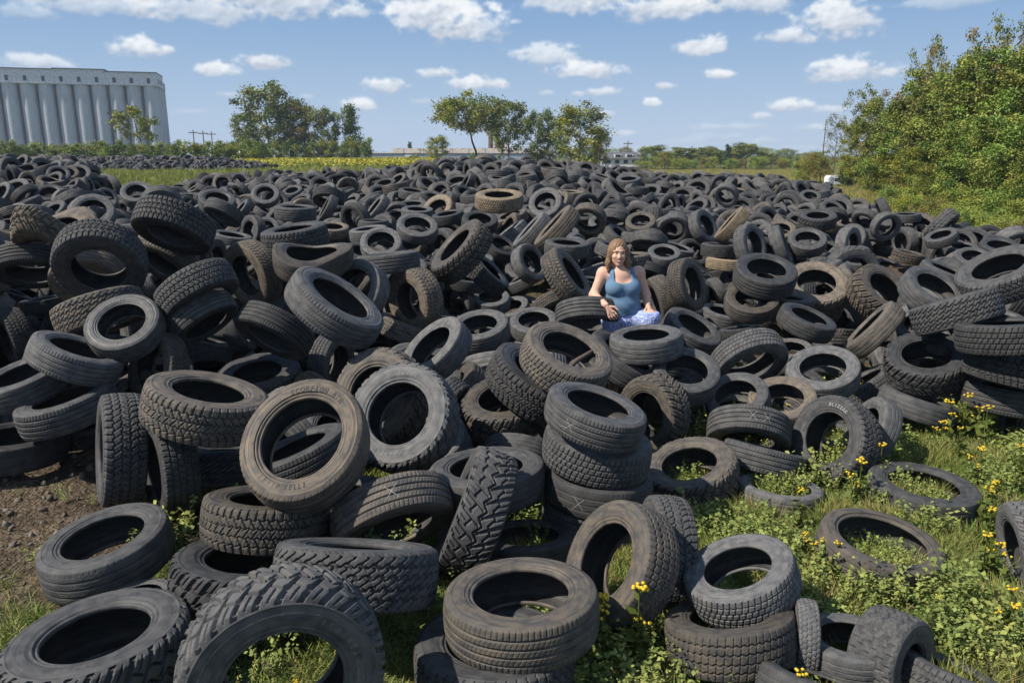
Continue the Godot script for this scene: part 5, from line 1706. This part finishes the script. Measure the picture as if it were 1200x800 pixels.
func details() -> void:
	var front := func(o: Node3D) -> Vector3: return EYE - o.position
	var o: Node3D = hand_made["BA"]
	var sgn := 1.0 if o.basis.y.dot(EYE - o.position) > 0.0 else -1.0
	var up := (o.transform.affine_inverse().basis * Vector3.UP)
	var right := (o.transform.affine_inverse().basis * Vector3(1, 0, 0))
	var w_up := atan2(up.z, up.x)
	var w_right := atan2(right.z, right.x)
	lettering(o, "SCORPION ATR", "low", lerp_angle(w_up, w_right, 0.12), 0.047, false, M["dark_letter"], sgn)
	lettering(o, "PIRELLI", "low", w_up + PI, 0.040, true, M["dark_letter"], sgn)
	o = hand_made["Wf"]
	sgn = 1.0 if o.basis.y.dot(EYE - o.position) > 0.0 else -1.0
	up = (o.transform.affine_inverse().basis * Vector3.UP)
	lettering(o, "BLIZZAK", "at", atan2(up.z, up.x), 0.045, false, M["white_letter"], sgn)
	var cross := [[Vector2(-0.05, -0.05), Vector2(0.04, 0.06)], [Vector2(-0.05, 0.05), Vector2(0.05, -0.06)]]
	chalk(hand_made["BK"], "rib", Vector3(-0.6, 0.1, 0.8), cross + [[Vector2(0.02, -0.02), Vector2(0.10, -0.05)]])
	chalk(hand_made["BM"], "worn", Vector3(-0.45, 0.0, 0.9), cross + [[Vector2(0.30, -0.1), Vector2(0.28, 0.08)], [Vector2(0.24, -0.09), Vector2(0.31, -0.1)]])
	chalk(hand_made["BH"], "rib", Vector3(0.15, 0.7, 0.7), cross)
	chalk(hand_made["BU"], "rib", Vector3(0.2, 0.8, 0.5), cross + [[Vector2(-0.22, -0.05), Vector2(-0.12, 0.06)], [Vector2(-0.22, 0.05), Vector2(-0.13, -0.06)]])
	chalk(hand_made["BR"], "rib", Vector3(-0.9, 0.0, 0.5), [[Vector2(-0.06, -0.06), Vector2(-0.02, 0.08)], [Vector2(0.0, -0.07), Vector2(0.03, 0.07)]])
	# white paper label on a small tyre
	o = hand_made["C11"]
	var lb := MB.new()
	var loc: Vector3 = o.transform.affine_inverse().basis * Vector3(0.1, 0.5, 1.0)
	var w0 := atan2(loc.z, loc.x)
	for i in 6:
		for j in 2:
			var w := w0 - 0.16 + 0.32 * i / 5.0
			lb.add(Vector3(cos(w) * 0.507, -0.07 + 0.13 * j, sin(w) * 0.507))
	lb.grid(6, 2, false, true)
	part("paper_label", lb.mesh(), M["chalk"], o)
	# the stick in a tyre
	var sp: Vector3 = hand_made["BO"].position
	var stick := thing("stick", Vector3.ZERO, "short brown stick lying inside a tilted brown-dusted tyre", "stick")
	var sk := MB.new()
	sk.tube([sp + Vector3(0.02, -0.03, 0.10), sp + Vector3(0.08, 0.01, 0.06), sp + Vector3(0.20, 0.06, -0.02)], [0.018, 0.02, 0.014], 7)
	part("branch", sk.mesh(), M["bark"], stick)

# ------------------------------------------------------------------ the woman
func cap(p: Vector3, a: Vector3, b: Vector3, ra: float, rb: float) -> float:
	var d := b - a
	var t := clampf((p - a).dot(d) / d.length_squared(), 0.0, 1.0)
	return (p - a - d * t).length() - lerpf(ra, rb, t)
func ell(p: Vector3, c: Vector3, r: Vector3) -> float:
	var q := (p - c) / r
	var l := q.length()
	return (l - 1.0) * minf(r.x, minf(r.y, r.z)) if l > 0.001 else -0.05
func smin(a: float, b: float, k: float) -> float:
	var h := clampf(0.5 + 0.5 * (b - a) / k, 0.0, 1.0)
	return lerpf(b, a, h) - k * h * (1.0 - h)

func surface_net(f: Callable, lo: Vector3, hi: Vector3, cs: float, out: MB) -> void:
	var n := Vector3i(((hi - lo) / cs).ceil()) + Vector3i.ONE
	var val := PackedFloat32Array()
	val.resize(n.x * n.y * n.z)
	val.fill(1.0)
	var B := 4
	for bz in range(0, n.z, B):
		for by in range(0, n.y, B):
			for bx in range(0, n.x, B):
				var c: float = f.call(lo + Vector3(bx + 1.5, by + 1.5, bz + 1.5) * cs)
				if absf(c) > cs * 5.2:
					if c < 0.0:
						for z in range(bz, mini(bz + B, n.z)):
							for y in range(by, mini(by + B, n.y)):
								for x in range(bx, mini(bx + B, n.x)): val[(z * n.y + y) * n.x + x] = -1.0
					continue
				for z in range(bz, mini(bz + B, n.z)):
					for y in range(by, mini(by + B, n.y)):
						for x in range(bx, mini(bx + B, n.x)):
							val[(z * n.y + y) * n.x + x] = f.call(lo + Vector3(x, y, z) * cs)
	var at := {}
	var sy := n.x
	var sz := n.x * n.y
	for z in n.z - 1:
		for y in n.y - 1:
			for x in n.x - 1:
				var i := z * sz + y * sy + x
				var corner := [val[i], val[i + 1], val[i + sy], val[i + sy + 1], val[i + sz], val[i + sz + 1], val[i + sz + sy], val[i + sz + sy + 1]]
				var neg := 0
				for q in corner: neg += 1 if q < 0.0 else 0
				if neg == 0 or neg == 8: continue
				var s := Vector3.ZERO
				var m := 0
				for e in [[0, 1], [2, 3], [4, 5], [6, 7], [0, 2], [1, 3], [4, 6], [5, 7], [0, 4], [1, 5], [2, 6], [3, 7]]:
					var a: float = corner[e[0]]
					var b: float = corner[e[1]]
					if (a < 0.0) != (b < 0.0):
						var t := a / (a - b)
						var pa := Vector3(e[0] & 1, (e[0] >> 1) & 1, e[0] >> 2)
						var pb := Vector3(e[1] & 1, (e[1] >> 1) & 1, e[1] >> 2)
						s += pa.lerp(pb, t)
						m += 1
				at[i] = out.add(lo + (Vector3(x, y, z) + s / m) * cs)
	for i in at:
		for e in [[1, sy, sz], [sy, sz, 1], [sz, 1, sy]]:
			var j: int = i + e[0]
			if j >= val.size() or (val[i] < 0.0) == (val[j] < 0.0): continue
			var a: int = i - e[1]
			var b: int = i - e[2]
			var c: int = i - e[1] - e[2]
			if not (at.has(a) and at.has(b) and at.has(c)): continue
			if val[i] < 0.0:
				out.tri(at[i], at[b], at[c]); out.tri(at[i], at[c], at[a])
			else:
				out.tri(at[i], at[c], at[b]); out.tri(at[i], at[a], at[c])

func woman() -> void:
	# joints in metres round her standing point; x to her left hand (the viewer's right), z toward the viewer
	var base := Vector3(1.05, 0.0, -7.24)
	var torso := func(p: Vector3) -> float:
		var d := cap(p, Vector3(-0.025, 1.32, 0.0), Vector3(-0.01, 1.22, 0.0), 0.125, 0.135)
		d = smin(d, ell(p, Vector3(-0.015, 1.345, -0.01), Vector3(0.176, 0.065, 0.085)), 0.05)
		d = smin(d, ell(p, Vector3(-0.075, 1.235, 0.085), Vector3(0.088, 0.08, 0.085)), 0.035)
		d = smin(d, ell(p, Vector3(0.065, 1.235, 0.085), Vector3(0.088, 0.08, 0.085)), 0.035)
		d = smin(d, ell(p, Vector3(0.0, 1.07, 0.025), Vector3(0.163, 0.135, 0.150)), 0.05)
		d = smin(d, ell(p, Vector3(0.03, 0.93, 0.0), Vector3(0.19, 0.13, 0.15)), 0.06)
		return d
	var legs := func(p: Vector3) -> float:
		var d := cap(p, Vector3(-0.06, 0.89, 0.0), Vector3(-0.05, 0.47, 0.03), 0.10, 0.065)
		d = minf(d, cap(p, Vector3(-0.05, 0.47, 0.03), Vector3(-0.05, 0.09, 0.0), 0.062, 0.04))
		d = minf(d, cap(p, Vector3(-0.05, 0.05, 0.0), Vector3(-0.06, 0.035, 0.15), 0.042, 0.032))
		var l := cap(p, Vector3(0.12, 0.90, 0.0), Vector3(0.235, 0.965, 0.20), 0.105, 0.08)
		l = smin(l, cap(p, Vector3(0.235, 0.965, 0.20), Vector3(0.20, 0.50, 0.24), 0.07, 0.04), 0.03)
		l = minf(l, cap(p, Vector3(0.20, 0.47, 0.24), Vector3(0.21, 0.45, 0.38), 0.042, 0.03))
		return minf(d, l)
	var sr := Vector3(-0.185, 1.365, -0.01)
	var er := Vector3(-0.275, 1.16, 0.03)
	var wr := Vector3(-0.195, 1.105, 0.25)
	var sl := Vector3(0.155, 1.37, -0.01)
	var el := Vector3(0.235, 1.15, 0.0)
	var wl := Vector3(0.225, 1.075, 0.13)
	var arms := func(p: Vector3) -> float:
		var d := smin(cap(p, sr, er, 0.055, 0.043), cap(p, er, wr, 0.045, 0.03), 0.03)
		d = smin(d, ell(p, sr + Vector3(0.005, 0, 0), Vector3(0.060, 0.058, 0.06)), 0.03)
		var l := smin(cap(p, sl, el, 0.054, 0.042), cap(p, el, wl, 0.044, 0.03), 0.03)
		l = smin(l, ell(p, sl, Vector3(0.060, 0.058, 0.06)), 0.03)
		return minf(d, l)
	var hc := Vector3(-0.055, 1.555, 0.035)
	var neck := func(p: Vector3) -> float:
		return cap(p, Vector3(-0.03, 1.36, -0.01), hc + Vector3(0, -0.06, -0.015), 0.062, 0.055)
	var body := MB.new()
	surface_net(func(p: Vector3) -> float:
		var d: float = smin(torso.call(p), arms.call(p), 0.03)
		d = smin(d, neck.call(p), 0.03)
		return smin(d, legs.call(p), 0.03), Vector3(-0.40, -0.02, -0.24), Vector3(0.42, 1.56, 0.56), 0.017, body)
	# head: skull, jaw, nose, brows, lips, ears
	var fy := 0.0
	surface_net(func(p: Vector3) -> float:
		var q := (p - hc).rotated(Vector3.UP, 0.05)
		var d := ell(q, Vector3(0, 0.02, -0.01), Vector3(0.076, 0.098, 0.094))
		d = smin(d, ell(q, Vector3(0, -0.045, 0.02), Vector3(0.060, 0.066, 0.066)), 0.03)
		d = smin(d, cap(q, Vector3(0, 0.012, 0.078), Vector3(0, -0.026, 0.098), 0.008, 0.014), 0.012)
		for s in [-1.0, 1.0]:
			d = smin(d, ell(q, Vector3(s * 0.036, -0.022, 0.062), Vector3(0.024, 0.02, 0.02)), 0.015)
			d = smin(d, cap(q, Vector3(s * 0.014, 0.030, 0.082), Vector3(s * 0.048, 0.030, 0.066), 0.006, 0.006), 0.012)
			d = -smin(-d, ell(q, Vector3(s * 0.031, 0.013, 0.092), Vector3(0.017, 0.010, 0.012)), 0.008)
			d = smin(d, ell(q, Vector3(s * 0.078, -0.002, -0.005), Vector3(0.010, 0.03, 0.018)), 0.008)
		d = smin(d, ell(q, Vector3(0, -0.098, 0.06), Vector3(0.024, 0.016, 0.018)), 0.02)
		d = -smin(-d, ell(q, Vector3(0, -0.058, 0.094), Vector3(0.026, 0.006, 0.012)), 0.006)
		return d, hc + Vector3(-0.11, -0.14, -0.13), hc + Vector3(0.11, 0.14, 0.13), 0.006, body)
	# hands: palm, four fingers, thumb
	for h in [[wr, Vector3(0.45, -0.70, 0.25), Vector3(0.75, 0.45, 0.1)], [wl, Vector3(0.22, -0.62, 0.70), Vector3(-0.85, 0.1, 0.3)]]:
		var w: Vector3 = h[0]
		var d: Vector3 = h[1].normalized()
		var side: Vector3 = (h[2] - d * d.dot(h[2])).normalized()
		var pn := d.cross(side)
		surface_net(func(p: Vector3) -> float:
			var v := cap(p, w + d * 0.015, w + d * 0.085 + side * 0.018, 0.022, 0.016)
			v = smin(v, cap(p, w + d * 0.02, w + d * 0.08 - side * 0.02, 0.02, 0.015), 0.012)
			for k in 4:
				var r0: Vector3 = w + d * 0.085 + side * (0.030 - 0.020 * k)
				var ln: float = [0.066, 0.074, 0.070, 0.054][k]
				var m: Vector3 = r0 + d * ln * 0.55 + side * (0.006 - 0.004 * k)
				v = smin(v, minf(cap(p, r0, m, 0.0098, 0.009), cap(p, m, m + (d * 0.75 - pn * 0.65 * (1.0 if h[0] == wr else -1.0)) * ln * 0.5, 0.009, 0.0078)), 0.004)
			var t0: Vector3 = w + d * 0.03 + side * 0.024
			return smin(v, minf(cap(p, t0, t0 + (d * 0.6 + side * 0.75) * 0.045, 0.0125, 0.011), cap(p, t0 + (d * 0.6 + side * 0.75) * 0.045, t0 + (d * 1.0 + side * 0.65) * 0.066, 0.011, 0.0085)), 0.008), w + Vector3(-0.11, -0.18, -0.06), w + Vector3(0.12, 0.05, 0.19), 0.005, body)
	var o := thing("person", base, "smiling person in a blue tank top standing among the tyres", "person")
	o.rotation.y = 0.06
	part("body", body.mesh(), M["skin"], o)
	# tank top
	var shirt := MB.new()
	surface_net(func(p: Vector3) -> float:
		var d: float = torso.call(p) - 0.011
		d = maxf(d, 0.975 - p.y + 0.012 * sin(p.x * 26.0))
		var strap := minf(absf(p.x + 0.115), absf(p.x - 0.085)) - 0.021
		var neckline := 1.285 + 0.9 * (p.x + 0.015) * (p.x + 0.015) * (4.0 if p.z > 0.0 else 1.0) + (0.0 if p.z > 0.0 else 0.04)
		d = maxf(d, minf(p.y - neckline, maxf(strap, p.y - 1.44)))
		d = maxf(d, absf(p.x + 0.012) - 0.20)
		var hole := minf(ell(p, sr + Vector3(-0.035, -0.03, 0), Vector3(0.07, 0.10, 0.2)), ell(p, sl + Vector3(0.03, -0.03, 0), Vector3(0.065, 0.10, 0.2)))
		d = maxf(d, -hole)
		var fold := 0.0022 * sin(p.y * 70.0 + p.x * 16.0 + 4.0 * sin(p.x * 9.0)) * (1.0 if p.y < 1.17 else 0.0)
		return d + fold, Vector3(-0.26, 0.88, -0.22), Vector3(0.26, 1.47, 0.24), 0.010, shirt)
	part("tank_top", shirt.mesh(), M["shirt"], o)
	var pants := MB.new()
	surface_net(func(p: Vector3) -> float:
		var d: float = smin(legs.call(p), ell(p, Vector3(0.03, 0.935, 0.0), Vector3(0.193, 0.128, 0.155)), 0.04) - 0.014
		d += 0.005 * sin(p.y * 40.0 + p.x * 55.0 + 3.0 * sin(p.z * 21.0))
		return maxf(maxf(d, p.y - 1.03), 0.30 - p.y), Vector3(-0.24, 0.24, -0.22), Vector3(0.42, 1.06, 0.50), 0.012, pants)
	part("trousers", pants.mesh(), M["print"], o)
	var hair := MB.new()
	surface_net(func(p: Vector3) -> float:
		var q := p - hc
		var d := ell(q, Vector3(0, 0.028, -0.022), Vector3(0.094, 0.110, 0.105))
		d = maxf(d, -ell(q, Vector3(0.008, -0.015, 0.10), Vector3(0.064, 0.105, 0.085)))
		for s in [-1.0, 1.0]:
			d = smin(d, cap(q, Vector3(s * 0.076, 0.035, 0.012), Vector3(s * 0.092, -0.09, 0.012), 0.024, 0.03), 0.025)
			d = smin(d, cap(q, Vector3(s * 0.092, -0.09, 0.012), Vector3(s * 0.094, -0.165, 0.03), 0.032, 0.012), 0.02)
		d = smin(d, cap(q, Vector3(0, -0.02, -0.075), Vector3(0, -0.15, -0.07), 0.075, 0.06), 0.03)
		d += 0.0020 * sin(q.x * 210.0 + 9.0 * sin(q.y * 26.0)) + 0.002 * sin(q.x * 410.0 + q.z * 300.0)
		return d, hc + Vector3(-0.16, -0.24, -0.18), hc + Vector3(0.16, 0.17, 0.12), 0.0075, hair)
	part("hair", hair.mesh(), M["hair"], o)
	for s in [-1.0, 1.0]:
		var ey := MB.new()
		ey.tube([hc + Vector3(s * 0.031 - 0.011, 0.013, 0.081), hc + Vector3(s * 0.031, 0.014, 0.0845), hc + Vector3(s * 0.031 + 0.011, 0.013, 0.081)], [0.002, 0.0042, 0.002], 6)
		part("eye", ey.mesh(), M["dark_letter"], o)
		var br := MB.new()
		br.tube([hc + Vector3(s * 0.016, 0.031, 0.090), hc + Vector3(s * 0.034, 0.035, 0.083), hc + Vector3(s * 0.05, 0.029, 0.07)], [0.003, 0.003, 0.0015], 5)
		part("eyebrow", br.mesh(), M["hair"], o)
	var te := MB.new()
	te.tube([hc + Vector3(-0.022, -0.053, 0.078), hc + Vector3(0, -0.059, 0.0865), hc + Vector3(0.022, -0.053, 0.078)], [0.003, 0.0055, 0.003], 7)
	part("teeth", te.mesh(), M["teeth"], o)
	for e in [[-0.068, 0.0062], [-0.0475, 0.005]]:
		var lp := MB.new()
		lp.tube([hc + Vector3(-0.028, -0.053, 0.074), hc + Vector3(-0.012, e[0] + 0.003, 0.0865), hc + Vector3(0.012, e[0] + 0.003, 0.0865), hc + Vector3(0.028, -0.053, 0.074)], [0.002, e[1], e[1], 0.002], 6)
		part("lip", lp.mesh(), M["lip"], o)

func _ready() -> void:
	noise.frequency = 0.05
	noise.fractal_octaves = 3
	noise.seed = 4
	camera_and_light()
	materials()
	ground()
	structures()
	trees()
	make_tyre_meshes()
	heap()
	details()
	woman()
	low_plants()
